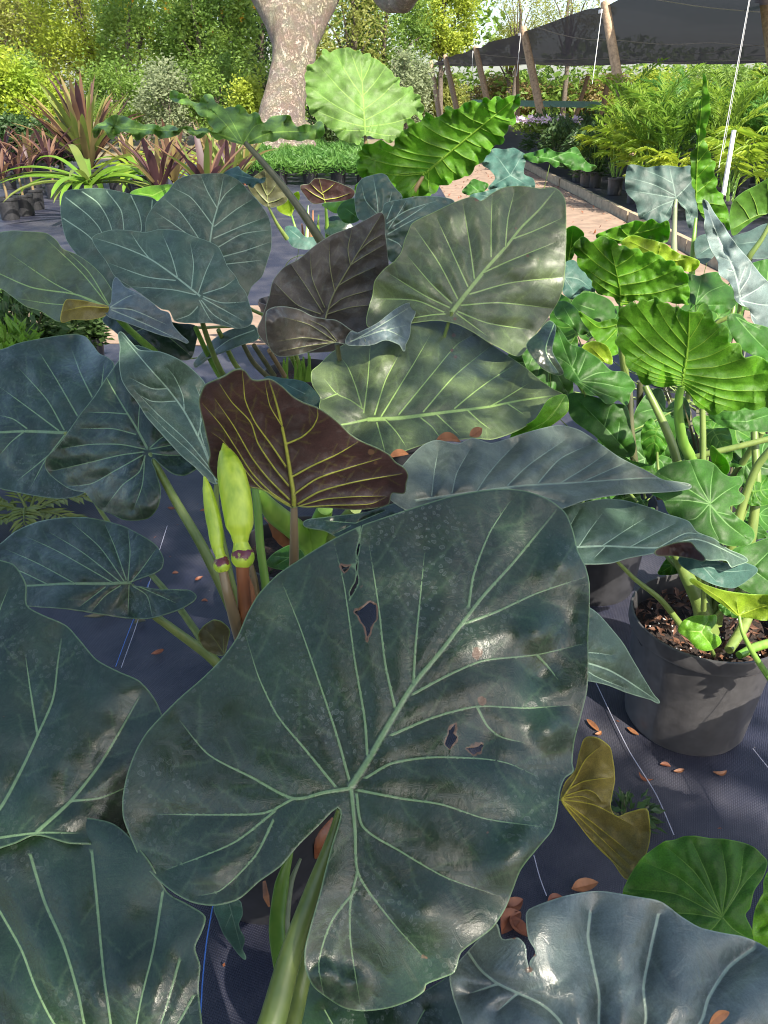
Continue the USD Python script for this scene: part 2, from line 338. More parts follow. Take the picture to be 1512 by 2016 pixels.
# bark of the big oak
mat('bark', {'geo': ('geometry', {}), 'mp': ('mapping', {'scale': (9, 9, 1.6)}), 'v': ('voronoi_texture', {'feature': 'distance_to_edge', 'scale': 2.6}), 'n': ('noise_texture', {'scale': 3.0, 'detail': 8.0, 'roughness': .7}),
    'a': ('mix_vector', {'fac': .45}), 'rv': ('map_range', {'from_max': .22, 'clamp': True}), 'm': ('mix', {'color1': (.23, .185, .13), 'color2': (.44, .37, .28)}), 'n2': ('noise_texture', {'scale': 1.2, 'detail': 3.0}),
    'mu': ('mix', {'mix_type': 'multiply', 'fac': .5}), 'b': ('bump', {'strength': .9, 'distance': .04}), 'p': ('principled_bsdf', {'roughness': .9})},
    [('geo.position', 'n.vector'), ('geo.position', 'a.a'), ('n.color', 'a.b'), ('a.result', 'mp.vector'), ('mp.vector', 'v.vector'), ('v.distance', 'rv.value'), ('rv.result', 'm.fac'),
     ('m.color', 'mu.color1'), ('n.color', 'mu.color2'), ('mu.color', 'p.base_color'), ('rv.result', 'b.height'), ('b.normal', 'p.normal')], surface='p.BSDF')

# flower bud: lime spathe
mat('spathe', {'geo': ('geometry', {}), 'mp': ('mapping', {'scale': (70, 70, 4)}), 'n': ('noise_texture', {'scale': 1.0, 'detail': 4.0}), 'n2': ('noise_texture', {'scale': 26.0, 'detail': 3.0}),
    'r': ('map_range', {'from_min': .3, 'from_max': .7, 'clamp': True}), 'm': ('mix', {'color1': (.19, .31, .015), 'color2': (.42, .54, .045)}), 'r2': ('map_range', {'from_min': .62, 'from_max': .72, 'to_max': .35, 'clamp': True}),
    'm2': ('mix', {'color2': (.42, .36, .12)}), 'aB': ('attribute', {'attribute': 'brown'}), 'bn': ('noise_texture', {'scale': 110.0, 'detail': 3.0}), 'ba': ('math', {'math_type': 'add'}), 'br': ('map_range', {'from_min': .95, 'from_max': 1.1, 'clamp': True}),
    'm3': ('mix', {'color2': (.10, .018, .03)}), 'p': ('principled_bsdf', {'roughness': .38, 'subsurface_weight': .15, 'subsurface_scale': .01, 'subsurface_radius': (1, 1, .3)})},
    [('geo.position', 'mp.vector'), ('mp.vector', 'n.vector'), ('n.fac', 'r.value'), ('r.result', 'm.fac'), ('geo.position', 'n2.vector'), ('n2.fac', 'r2.value'), ('m.color', 'm2.color1'), ('r2.result', 'm2.fac'),
     ('geo.position', 'bn.vector'), ('bn.fac', 'ba.value1'), ('aB.fac', 'ba.value2'), ('ba.value', 'br.value'), ('br.result', 'm3.fac'), ('m2.color', 'm3.color1'), ('m3.color', 'p.base_color')], surface='p.BSDF')

# ------------------------------------------------------------------ large blade builder
def normal_of(tilt, az):
    t, a = math.radians(tilt), math.radians(az)
    return np.array([math.sin(t) * math.sin(a), -math.sin(t) * math.cos(a), math.cos(t)])

class Blade:
    """A leaf blade: its outline as seen, laid on a real tilted and bent surface d metres away, with veins pressed into it."""
    def __init__(s, outline, c, d, tilt, az=0, veins=(), holes=(), bulge=.006, wave=0, nw=20, droop=.05, bends=(), brown=(), under=0, noise=.012, step=None, solid=True, scal=None, tert=.13):
        s.c, s.d0, s.n, s.droop, s.bends, s.under = np.array(c, float), d, normal_of(tilt, az), droop, bends, under
        raw = pts2(outline) if isinstance(outline, str) else np.asarray(outline, float)
        area = abs(Polygon(raw).area); size = math.sqrt(area); s.size = size
        h = step or float(np.clip(size / 62, 3.2, 11))
        ring = spline(raw, h * .8, True)
        if scal:
            h = min(h, 5.0); ring = spline(raw, h * .7, True)
            sl = np.concatenate([[0], np.cumsum(np.linalg.norm(np.diff(ring, axis=0), axis=1))]); tg = np.gradient(ring, axis=0); tg /= np.linalg.norm(tg, axis=1, keepdims=True) + 1e-9
            ph = sl / (sl[-1] / scal[1]); ph = ph + .45 * (meshkit.noise(np.stack([ph * .6, ph * 0, ph * 0 + c[0]], 1), 2) - .5) * 2
            ring = ring + np.stack([tg[:, 1], -tg[:, 0]], 1) * np.sign(Polygon(ring).exterior.is_ccw - .5) * (scal[0] * (np.abs(np.sin(np.pi * ph)) - .6) * (.5 + meshkit.noise(np.stack([ph * .9, ph * 0 + 4, ph * 0], 1), 6)))[:, None]
        poly = Polygon(ring).buffer(0)
        if poly.geom_type != 'Polygon': poly = max(poly.geoms, key=lambda g: g.area)
        for q in holes:
            q = pts2(q) if isinstance(q, str) else np.asarray(q)
            q = np.vstack([a + (np.roll(q, -1, 0)[i] - a) * t for i, a in enumerate(q) for t in (np.array([[0], [.33], [.66]]) if np.linalg.norm(np.roll(q, -1, 0)[i] - a) > 9 else np.array([[0]]))])
            q = q + np.random.default_rng(len(q)).normal(size=q.shape) * .9
            poly = poly.difference(Polygon(q).buffer(0))
        if poly.geom_type != 'Polygon': poly = max(poly.geoms, key=lambda g: g.area)
        s.poly = poly
        bpts = []
        for r in [poly.exterior, *poly.interiors]:
            n = max(8, int(r.length / (h * .8)))
            ip = [r.interpolate(k / n, normalized=True).coords[0] for k in range(n)]
            bpts.append(np.array(ip))
            bpts.append(np.array(r.simplify(.7).coords[:-1]))
        B = np.vstack(bpts)
        vc, vw, vt, off, vm = [], [], [], [], []
        veins = list(veins); main = len(veins)
        if size > 150:
            vr = np.random.default_rng(int(size))
            for line in veins[:main]:
                q = spline(pts2(line[0] if isinstance(line, tuple) else line) if isinstance(line, (str, tuple)) and isinstance(line[0], str) else np.asarray(line[0] if isinstance(line, tuple) else line, float), 2.0)
                if len(q) * 2 < size * .2: continue
                sd = vr.choice([-1, 1])
                for f_ in np.arange(.22, .92, .13):
                    i = int(f_ * (len(q) - 2)); t_ = q[min(i + 4, len(q) - 1)] - q[i]; t_ /= np.linalg.norm(t_) + 1e-9
                    sd = -sd; n_ = np.array([-t_[1], t_[0]]) * sd; L_ = size * vr.uniform(.05, .10)
                    veins.append((np.array([q[i], q[i] + (t_ * .55 + n_ * .7) * L_ * .5, q[i] + (t_ * 1.1 + n_ * 1.0) * L_]), max(1.0, size * .0022), .5, tert))
        for li, line in enumerate(veins):
            mk = 1.0
            if isinstance(line, tuple) and len(line) == 4: mk = line[3]; line = line[:3]
            line, w0, w1 = (line if isinstance(line, tuple) and len(line) == 3 else (line, None, None))
            l = pts2(line) if isinstance(line, str) else np.asarray(line, float)
            w0 = (w0 * .78 if w0 else np.clip(size * .0062, 1.4, 3.4)); w1 = max(.75, (w1 * .6 if w1 else w0 * .28))
            q = spline(l, 2.0)
            t = np.concatenate([[0], np.cumsum(np.linalg.norm(np.diff(q, axis=0), axis=1))])
            w = w0 + (w1 - w0) * t / t[-1]
            tg = np.gradient(q, axis=0); tg /= np.linalg.norm(tg, axis=1, keepdims=True) + 1e-9
            nn = np.stack([-tg[:, 1], tg[:, 0]], 1)
            vc.append(q); vw.append(w); vt.append(t); fade = 1 - .75 * np.clip((t / t[-1] - .72) / .28, 0, 1) ** 1.5; vm.append(np.full(len(q), mk) if mk < 1 else 1 + fade)
            k = np.arange(0, len(q), max(1, int(h * .6 / 2)))
            if mk < 1: off += [q[k]]; continue
            off += [q[k]] + [q[k] + sgn * w[k, None] * nn[k] * m for sgn in (-1, 1) for m in (.5, 1.0)]
        if vc:
            vc, vw, vt, vm = np.vstack(vc), np.concatenate(vw), np.concatenate(vt), np.concatenate(vm)
            big_ = cKDTree(vc[vm >= 1])
            tree = cKDTree(vc)
        mnx, mny, mxx, mxy = poly.bounds
        gx, gy = np.meshgrid(np.arange(mnx, mxx, h), np.arange(mny, mxy, h * .866))
        gx[1::2] += h / 2
        g = np.stack([gx.ravel(), gy.ravel()], 1)
        allp = [B]
        if len(vc): 
            o = np.vstack(off); o = o[shapely.contains_xy(poly, o[:, 0], o[:, 1])]; allp.append(o)
        g = g[shapely.contains_xy(poly.buffer(-h * .35), g[:, 0], g[:, 1])]
        allp.append(g)
        pt = np.vstack(allp)
        # thin out near doubles, earlier points win
        keep = np.ones(len(pt), bool)
        pr = cKDTree(pt).query_pairs(min(.9, max(.45, h * .06)), output_type='ndarray')
        for a, b in pr[np.argsort(pr[:, 0])]:
            if keep[a] and keep[b]: keep[max(a, b)] = False
        ng = len(pt) - len(g)
        if len(vc):
            dd, ii = tree.query(pt)
            keep[ng:] &= ~(dd[ng:] < vw[ii[ng:]] * 1.1)
        pt = pt[keep]
        tri = Delaunay(pt).simplices
        cen = pt[tri].mean(1)
        tri = tri[shapely.contains_xy(poly, cen[:, 0], cen[:, 1])]
        used_v = np.unique(tri); remap = np.full(len(pt), -1); remap[used_v] = np.arange(len(used_v))
        pt, tri = pt[used_v], remap[tri]
        a, b, c3 = pt[tri[:, 0]], pt[tri[:, 1]], pt[tri[:, 2]]
        cr = (b[:, 0]-a[:, 0])*(c3[:, 1]-a[:, 1]) - (b[:, 1]-a[:, 1])*(c3[:, 0]-a[:, 0])
        ok = np.abs(cr) > 1e-6; tri, cr = tri[ok], cr[ok]
        tri[cr > 0] = tri[cr > 0][:, ::-1]          # faces look at the viewer's side (pixel y runs down)
        d = s.depth(pt[:, 0], pt[:, 1])
        px2m = d / F
        bl = shapely.linestrings(np.array(poly.exterior.coords))
        P2 = shapely.points(pt)
        e = shapely.distance(P2, bl)
        sarc = shapely.line_locate_point(LineString(poly.exterior.coords), P2) / poly.exterior.length
        for q in poly.interiors: e = np.minimum(e, shapely.distance(P2, LineString(q.coords)))
        sign = -1 if under else 1
        disp = np.zeros(len(pt))
        vein = np.zeros(len(pt)); tv = np.zeros(len(pt)); dv = np.ones(len(pt)) * .05
        if len(vc):
            dd, ii = tree.query(pt)
            d2, i2 = big_.query(pt); w2 = vw[vm >= 1][i2]
            vein = np.maximum(np.clip((w2 - d2) / (w2 * .5), 0, 1) * (vm[vm >= 1][i2] - 1), np.where(vm[ii] < 1, np.clip((vw[ii] - dd) / (vw[ii] * .5), 0, 1) * vm[ii], 0))
            dv = dd * px2m; tv = vt[ii] * px2m
            gap = max(8.0, size * .055)
            disp += sign * bulge * ((1 - np.exp(-(d2 / gap) ** 1.3)) + .10 * (1 - np.exp(-(dd / (gap * .4)) ** 1.3)))
            disp += np.clip((w2 - d2) / (w2 * .5), 0, 1) * px2m * w2 * (.9 if under else .35)
        if wave:
            ph = meshkit.noise(np.stack([sarc * nw * .7, sarc * 0 + d * 0, sarc * 0], 1), 5) * 4
            amp = .45 + 1.1 * meshkit.noise(np.stack([sarc * nw * .5, sarc * 0 + 3, sarc * 0], 1), 9)
            disp += wave * amp * np.sin(2 * np.pi * nw * sarc + ph) * np.exp(-e / (size * .10))
        nz = meshkit.noise(np.stack([pt[:, 0] / (size * .23), pt[:, 1] / (size * .23), np.full(len(pt), c[0] * .37)], 1), 3) - .5
        nz2 = meshkit.noise(np.stack([pt[:, 0] / (size * .08), pt[:, 1] / (size * .08), np.full(len(pt), c[1] * .37)], 1), 4) - .5
        disp += noise * nz + noise * .28 * nz2
        br = np.zeros(len(pt))
        for q in poly.interiors: br = np.maximum(br, np.clip(1.05 - shapely.distance(P2, LineString(q.coords)) / (size * .012), 0, .98))
        for (x, y, r) in brown: br = np.maximum(br, np.clip(1.0 - (np.hypot(pt[:, 0]-x, pt[:, 1]-y) / r) ** 2 * .5, 0, 1))
        V = P(pt[:, 0], pt[:, 1], d - disp)
        at = {'vein': vein, 'edge': e * px2m, 'brown': br, 'tv': tv, 'dv': dv, 'under': np.full(len(pt), float(under))}
        if solid:
            fn = np.cross(V[tri[:, 1]] - V[tri[:, 0]], V[tri[:, 2]] - V[tri[:, 0]])
            vn = np.zeros_like(V)
            for k in range(3): np.add.at(vn, tri[:, k], fn)
            vn /= np.linalg.norm(vn, axis=1, keepdims=True) + 1e-12
            n0 = len(V)
            ed = np.vstack([tri[:, [0, 1]], tri[:, [1, 2]], tri[:, [2, 0]]])
            es = np.sort(ed, 1); _, inv, cnt = np.unique(es, axis=0, return_inverse=True, return_counts=True)
            be = ed[cnt[inv.ravel()] == 1]
            V = np.vstack([V, V - vn * .0014])
            tri = np.vstack([tri, tri[:, ::-1] + n0, np.stack([be[:, 1], be[:, 0], be[:, 0] + n0], 1), np.stack([be[:, 1], be[:, 0] + n0, be[:, 1] + n0], 1)])
            at = {k: np.concatenate([v, v]) for k, v in at.items()}
            at['under'][n0:] = 1.0 - under
        s.V, s.T, s.at = V, tri, at

    def depth(s, x, y):
        x, y = np.asarray(x, float), np.asarray(y, float)
        def ray(x, y):
            u, v = (x - 756) / F, (y - 1008) / F
            return s.n[0] * u + s.n[1] * (CP - v * SP) + s.n[2] * (-SP - v * CP)
        k0 = ray(*s.c)
        k = ray(x, y)
        lo = abs(k0) * .45
        k = np.sign(k0) * np.maximum(np.sign(k0) * k, lo)
        d = s.d0 * k0 / k
        r = np.hypot(x - s.c[0], y - s.c[1]) / s.size
        d = d + s.droop * r ** 2 * (-1 if s.under else 1)
        for (bx_, by, dd, rr) in s.bends:
            d = d + dd * np.exp(-((x - bx_) ** 2 + (y - by) ** 2) / rr ** 2)
        return d

    def at_px(s, x, y, back=.0):
        return P(x, y, float(s.depth(x, y)) + back)

def add_leaf(plant, material, blades, label=None, name='leaf'):
    blades = blades if isinstance(blades, list) else [blades]
    V, T = join([(b.V, b.T) for b in blades])
    at = {k: np.concatenate([b.at[k] for b in blades]) for k in blades[0].at}
    return put(name, (V, T), material, plant, smooth=True, attrs=at, label=label)

def stalk(parent, pts, r, material='stalk_green', name='stalk', sides=12, flat=1.0, label=None):
    q = spline(np.asarray(pts, float), 8)
    return put(name, tube(q, r, sides, flat), material, parent, smooth=50, label=label)

def arc(p0, base, sag=.35, up=.55, n=6):
    """A petiole's path from under the blade down to the soil."""
    p0, p3 = np.asarray(p0, float), np.asarray(base, float)
    L = np.linalg.norm(p3 - p0)
    p1 = p0 + (p3 - p0) * .12 + np.array([0, .03, -sag * L])
    p2 = p3 + np.array([(p0[0]-p3[0]) * .12, (p0[1]-p3[1]) * .12, up * L])
    t = np.linspace(0, 1, n)[:, None]
    return (1-t)**3*p0 + 3*(1-t)**2*t*p1 + 3*(1-t)*t*t*p2 + t**3*p3

# ------------------------------------------------------------------ GROUND
def sheet(x0, x1, y0, y1, z, n=2, rough=0):
    xs, ys = np.linspace(x0, x1, n), np.linspace(y0, y1, n)
    X, Y = np.meshgrid(xs, ys)
    Z = np.full(X.shape, z) + rough * (meshkit.noise(np.stack([X * 1.5, Y * 1.5, X * 0], -1), 2) - .5)
    v = np.stack([X, Y, Z], -1).reshape(-1, 3)
    i, j = np.meshgrid(np.arange(n - 1), np.arange(n - 1), indexing='ij')
    q = np.stack([i*n+j, i*n+j+1, (i+1)*n+j+1, (i+1)*n+j], -1).reshape(-1, 4)
    return v, np.vstack([q[:, [0, 1, 2]], q[:, [0, 2, 3]]])
plain('far_ground', (.16, .13, .08), .95, .4, 1.2, .3)
top('ground', sheet(-400, 400, -400, 400, -.02), 'far_ground', kind='structure', smooth=False)
fab = top('weed_mat_ground', sheet(-14, 3.45, -6, 5.5, 0, 120, .02), 'weed_mat', kind='structure', smooth=True)
top('weed_mat_ground', sheet(-14, 1.1, 6.7, 24, 0, 60, .02), 'weed_mat', kind='structure', smooth=True)
top('dirt_path', sheet(-14, 3.45, 5.5, 6.7, .004, 60, .02), 'dirt', kind='structure', smooth=True)
top('dirt_path', sheet(1.1, 3.45, 6.7, 24, .004, 60, .02), 'dirt', kind='structure', smooth=True)
top('gravel_bed', sheet(3.62, 22, -2, 40, .09, 60, .02), 'weed_mat', kind='structure', smooth=True)
# timber edging of the bed: planks end to end
ed = thing('timber_edging', 'low weathered plank edging between the dirt path and the palm bed', 'edging', (3.55, 2, 0))
for k in range(9):
    y0 = 2 + k * 2.44
    put('plank', bx((3.54 + .012 * math.sin(k * 3), y0 + 1.2, .06 + .004 * math.cos(k)), (.075, 2.40, .15)), 'wood_plank', ed)

def ground_line(px, mat_, parent, w=.0014):
    pts = spline(np.array([G(x, y, .004) for x, y in px]), 8)
    pts[:, 2] = .016
    put('thread_line', tube(pts, w, 5), mat_, parent, smooth=False)
ground_line([(498, 1330), (545, 1240), (575, 1160)], 'thread_blue', fab)
ground_line([(240, 1320), (270, 1235), (305, 1120), (330, 1040)], 'thread_white', fab, 0.0010)
ground_line([(229, 1318), (258, 1240), (295, 1150)], 'thread_blue', fab, 0.0010)
ground_line([(1170, 1345), (1235, 1480), (1290, 1570), (1325, 1650)], 'thread_white', fab, 0.0013)
ground_line([(1050, 1690), (1062, 1735), (1075, 1770)], 'thread_white', fab, 0.0011)
ground_line([(420, 1790), (408, 1860), (400, 1940), (395, 2030)], 'thread_blue', fab, 0.0015)
ground_line([(1480, 1480), (1512, 1520)], 'thread_white', fab, 0.0012)
ground_line([(395, 2030), (398, 2100)], 'thread_blue', fab, 0.0015)

# ------------------------------------------------------------------ POTS
def pot(x, y, label, r=.2, h=.34, group=None, mat_='pot_black', rz=0, soil_mat='soil', ribs=True, z=0):
    t = thing('plant_pot', label, 'pot', (x, y, z), rz, group)
    s = 64 if ribs else 24
    prof = [(0, .004), (r * .80, .0), (r * .83, .012), (r * .93, h * .86), (r * .94, h * .87), (r * .985, h * .875), (r, h * .9), (r, h * .985), (r * .99, h), (r * .965, h), (r * .955, h * .98), (r * .93, h * .86), (r * .9, h * .6)]
    v, f = lathe(prof, s)
    if ribs:
        a = np.arctan2(v[:, 1], v[:, 0]); lower = (v[:, 2] > .01) & (v[:, 2] < h * .865)
        v[lower, :2] *= (1 + .006 * np.cos(a[lower] * 16))[:, None]
        v[:, :2] *= (1 + .012 * np.cos(2 * a + x * 5))[:, None]
    put('pot_wall', (v, f), mat_, t, smooth=35, world=False)
    n = 26 if ribs else 8
    v, f = lathe([(0.001, h * .84)] + [(r * .93 * k / 8, h * (.84 - .0 * k)) for k in range(1, 9)], n)
    v[:, 2] += .02 * (meshkit.noise(v * 40, 3) - .5) + .012 * (meshkit.noise(v * 120 + x, 5) - .5)
    put('potting_soil', (v, f), soil_mat, t, smooth=True, world=False)
    return t

# ------------------------------------------------------------------ ELEPHANT EARS IN THE FOREGROUND
def pin(mid, ends, bow=.10, w=None):
    """Side veins: (fraction along the midrib, x, y of the vein's end)."""
    q = spline(pts2(mid), 3.0)
    t = np.concatenate([[0], np.cumsum(np.linalg.norm(np.diff(q, axis=0), axis=1))]); t /= t[-1]
    out = [(mid, w, None) if w else mid]
    for f, x, y in ends:
        a = np.array([np.interp(f, t, q[:, 0]), np.interp(f, t, q[:, 1])]); b = np.array([x, y], float)
        dirn = q[min(len(q) - 1, int(f * len(q)) + 3)] - q[max(0, int(f * len(q)) - 3)]
        dirn /= np.linalg.norm(dirn) + 1e-9
        m = (a + b) / 2 - dirn * np.linalg.norm(b - a) * bow
        out.append(np.array([a, m, a + (b - a) * .97]))
    return out

PL = {}
def plant(key, label, xyz, cat='elephant ear', name='elephant_ear_plant', group=None):
    PL[key] = thing(name, label, cat, xyz, group=group)
    return PL[key]

SOIL = .30
plant('F', 'huge dark elephant ear with a torn heart-shaped leaf filling the lower middle', (-.13, .42, SOIL))
plant('M', 'dark elephant ear with lime flower buds and one brown leaf seen from behind', (-.26, 1.16, SOIL))
plant('C', 'dark elephant ear behind the brown leaf, olive sunlit leaf with fallen dry leaves on it', (-.24, 2.02, SOIL))
plant('E', 'dark elephant ear with grey pointed leaves reaching right over the green one', (.76, 2.38, SOIL))
plant('D', 'blue-green elephant ear with overlapping round leaves at the back on the left', (-.42, 3.8, SOIL))
plant('S', 'elephant ear with a charcoal upright leaf folded at its base beside the olive leaf', (.0, 3.05, SOIL))
plant('G', 'bright green wavy elephant ear in the sunlit front pot on the right', (.88, 1.68, SOIL))
plant('H', 'bright green elephant ear with scalloped glowing leaves behind the sunlit pot', (1.35, 2.75, SOIL))
plant('U', 'tall light green elephant ear with scalloped leaves in front of the oak trunk', (.05, 3.75, SOIL))
plant('V', 'tall elephant ear with a narrow upright leaf before the palms on the right', (1.85, 4.6, SOIL))
plant('W', 'small blue-green elephant ear beside the dirt path in front of the palm pots', (1.0, 6.2, .3))
plant('N', 'small olive elephant ear with cupped leaves in front of the fern bed', (-.75, 5.6, .3))
plant('B', 'green glossy elephant ear leaf group low in the right front corner', (1.02, .80, .25))

def L(k, material, outline, c, d, tilt, az=0, veins=(), base=None, sr=None, smat='stalk_green', to=None, label=None, path=None, **kw):
    b = Blade(outline, c, d, tilt, az, veins, **kw)
    p = add_leaf(PL[k], material, b, label)
    if base is not False:
        bx_, by = base or c
        p0 = b.at_px(bx_, by, .004)
        r = sr or b.size * d / F * .018
        if path is not None: pts = [p0] + [P(*q) for q in path]
        else: pts = arc(p0, to if to is not None else BASE[PL[k]])
        stalk(p, pts, [r * .62, r * .8, r, r * 1.25, r * 1.5], smat)
    return b, p

# ---- F: the big leaf and its neighbours; the pot stands at the photographer's feet
big = Blade('''665,1590 628,1625 587,1665 553,1705 510,1736 469,1771 423,1783 379,1777 342,1758 305,1727 277,1693 258,1652 242,1609 241,1572 249,1528 267,1478 289,1441 317,1410
354,1373 398,1335 435,1298 466,1255 488,1205 510,1168 547,1130 584,1105 628,1077 665,1056 712,1034 758,1018 821,997 883,978 945,966 995,962 1038,967 1082,984 1113,1009 1128,1043
1138,1084 1153,1115 1161,1149 1161,1199 1158,1261 1159,1311 1156,1360 1144,1410 1131,1460 1127,1503 1130,1519 1113,1531 1103,1556 1097,1603 1088,1634 1063,1665 1026,1712 1010,1752
995,1789 970,1827 939,1851 908,1876 895,1914 870,1926 839,1939 836,1951 808,1970 765,1985 715,1991 678,1985 647,1967 616,1942 601,1907 600,1870 612,1820 628,1764 640,1715 653,1665 671,1603''',
    (690, 1552), .93, 33, 8, [
    ('690,1550 721,1503 777,1407 814,1348 870,1280 908,1230 951,1174 1013,1105 1094,1006', 10, 3.2),
    '923,1192 933,1130 964,1049 1004,987', '814,1345 818,1273 827,1180 836,1087', '777,1391 758,1304 746,1199 727,1074', '723,1485 718,1416 699,1304 678,1155 659,1074',
    '687,1534 665,1454 634,1360 591,1236 556,1149', '659,1547 603,1478 547,1410 510,1335 485,1255', ('690,1552 640,1560 578,1572 497,1531 410,1485 354,1419', 6, 2),
    '578,1572 522,1600 435,1604 305,1603', '541,1597 460,1659 329,1712', '538,1615 503,1684 435,1752 392,1764',
    '908,1230 976,1205 1057,1168 1150,1137', '814,1366 883,1329 951,1301 1057,1289 1150,1267', '771,1447 852,1413 939,1391 1038,1394 1125,1388', '721,1531 771,1503 852,1491 951,1494 1001,1503 1060,1530',
    '706,1556 790,1572 870,1584 957,1612 1069,1628', '702,1565 715,1628 790,1677 877,1727 982,1764', ('692,1556 699,1634 706,1721 771,1814 833,1883', 6, 2), '704,1715 690,1777 690,1852 709,1976', '700,1752 653,1814 628,1895 637,1957',
    '939,1391 960,1430 985,1450 1030,1462', '1057,1289 1085,1320 1100,1340'],
    holes=['672,1113 680,1116 691,1112 684,1122 678,1128 674,1120', '697,1204 712,1197 728,1185 740,1190 742,1218 734,1230 728,1238 723,1262 719,1235 707,1216',
           '711,1030 713.5,1030 705,1085 703,1118 706,1148 699,1160 692,1172 689,1180 689,1166 696,1150 700.5,1145 701,1118 703,1085', '888,1434 897,1426 893,1444 901,1452 886,1474 876,1466 880,1452', '918,1474 938,1470 950,1464 946,1480 930,1486'],
    bulge=.0065, droop=.03, bends=[(1140, 1500, .05, 130), (1090, 1330, .015, 120), (720, 1960, .03, 130), (300, 1700, .02, 150), (1085, 1440, -.024, 36), (1060, 1245, -.018, 34), (1105, 1110, -.018, 36), (1060, 1330, .012, 30), (1030, 1660, -.016, 36), (1000, 1700, -.014, 45), (690, 1940, -.022, 30), (640, 1920, -.016, 24), (950, 1460, .012, 40), (410, 1710, -.010, 45), (1120, 1220, .012, 40), (830, 1800, -.010, 60)], brown=[(940, 1287, 16), (950, 1380, 13), (890, 1440, 15), (934, 1474, 17), (835, 1884, 9), (838, 1947, 9), (968, 1586, 6), (958, 1640, 6), (708, 1155, 8), (715, 1205, 9), (676, 1120, 8)],
    noise=.014)
pb = add_leaf(PL['F'], 'leaf_dark', big, 'huge heart-shaped leaf with a torn slit and brown holes')
stalk(pb, [P(670, 1592, .925), P(655, 1650, .93), P(620, 1745, .93), P(572, 1880, .91), P(535, 2016, .885), P(505, 2110, .86), BASE[PL['F']]], [.0045, .0075, .0105, .0135, .0165, .018, .019], 'stalk_green', sides=16)
# young sheath and second petiole beside it
stalk(PL['F'], [P(574, 1672, 1.06), P(555, 1740, 1.05), P(545, 1830, 1.02), P(558, 1930, .98), P(575, 2040, .95), BASE[PL['F']] + [.02, .03, 0]], [.003, .010, .011, .010, .012, .014], 'stalk_bright', name='leaf_sheath', flat=.5)
stalk(PL['F'], [P(592, 1690, 1.08), P(572, 1740, 1.06), P(562, 1830, 1.03), P(572, 1960, .99), BASE[PL['F']] + [.03, .05, 0]], [.002, .005, .007, .009, .012], 'stalk_pale', name='leaf_sheath', flat=.5)
stalk(PL['F'], [P(640, 1770, 1.0), P(612, 1860, .98), P(588, 1960, .96), P(565, 2060, .93), BASE[PL['F']] + [-.02, .05, 0]], [.006, .009, .011, .013, .015], 'stalk_green')

L('F', 'leaf_dark', '-100,1560 60,1600 220,1620 290,1690 330,1757 375,1783 404,1804 398,1833 384,1866 394,1900 391,1950 398,2030 380,2250 240,2330 -20,2300 -160,2200 -180,1800', (235, 2150), .80, 40, -14,
  [('60,1684 88,1776 125,1860 153,1953 175,2050 225,2140', 5, 5), ('181,1679 190,1767 204,1916 218,2016 233,2140', 4.5, 4.5), '320,1758 302,1869 279,1962 262,2050 240,2140', '353,1892 325,1990 300,2060', ('0,1795 42,1870 70,1944 107,2016 210,2140', 4, 4), '380,1962 350,2016 300,2080', '-60,1950 40,2060 200,2150'],
  base=(235, 2150), label='smooth leaf at the lower edge below the left leaf', noise=.02, to=BASE[PL['F']] + [-.02, -.05, 0])
L('F', 'leaf_dark', '-150,1060 -60,1075 0,1102 28,1112 51,1150 53,1191 79,1208 130,1231 158,1261 190,1298 232,1321 274,1340 302,1372 320,1410 340,1480 335,1560 315,1640 285,1696 269,1696 218,1674 186,1663 135,1660 70,1644 30,1660 0,1670 -150,1730 -260,1600 -260,1250', (-60, 1660), .93, 38, -10,
  [('70,1640 139,1577 195,1507 237,1438 274,1372', 6, 3), ('-60,1655 0,1591 42,1516 74,1447 104,1377 114,1303 121,1256', 6, 3), '-60,1400 0,1200 16,1159', '209,1667 251,1640 300,1610', ('-70,1660 70,1640 150,1640', 5, 3), '74,1447 60,1360 50,1290', '139,1577 200,1570 270,1540'],
  base=(-60, 1660), label='broad leaf with water spots at the left edge', noise=.022, bends=[(290, 1640, .07, 90)], brown=[(6, 1410, 7)], to=BASE[PL['F']] + [-.03, -.02, 0])
L('F', 'leaf_bloom', '''886,1917 925,1868 955,1836 976,1816 989,1848 1020,1846 1035,1862 1037,1885 1047,1920 1042,1895 1054,1874 1040,1848 1035,1801 1041,1790 1076,1775 1119,1762 1179,1754 1248,1764 1300,1775 1343,1805 1377,1825 1421,1836 1464,1844 1512,1866
1600,1930 1680,2100 1560,2350 1250,2420 1020,2300 940,2100 901,1990 890,1956''', (1190, 2190), .80, 22, 4,
  [('1162,1797 1158,1848 1179,1956 1179,2016 1188,2170', 5, 5), ('1296,1801 1278,1883 1267,1943 1270,2016 1200,2170', 5, 5), ('1485,1866 1434,1905 1395,1965 1377,2016 1210,2170', 6, 5), ('916,1866 946,1909 981,1937 1067,1978 1106,2016 1180,2180', 4, 6), '981,1937 925,1956', '1020,1955 980,1990', '1600,2000 1450,2080 1220,2180'],
  base=(1190, 2190), label='pale blue-grey leaf with a brown notch in the lower right', brown=[(1042, 1908, 12), (1050, 1880, 7), (1012, 1846, 7), (975, 1820, 5)], noise=.03, bulge=.017, droop=.06, to=BASE[PL['F']] + [.06, -.04, 0], bends=[(1420, 1850, .03, 90), (1060, 1800, -.02, 80)])
L('F', 'leaf_dark', '585,1930 650,1945 780,1975 870,1930 900,1905 960,2000 930,2120 850,2180 650,2170 570,2060', (720, 2150), 1.06, 22, 0, ['835,1990 800,2050 730,2140', '640,1990 690,2080 720,2140'], base=False, label='leaf hidden below the big one')

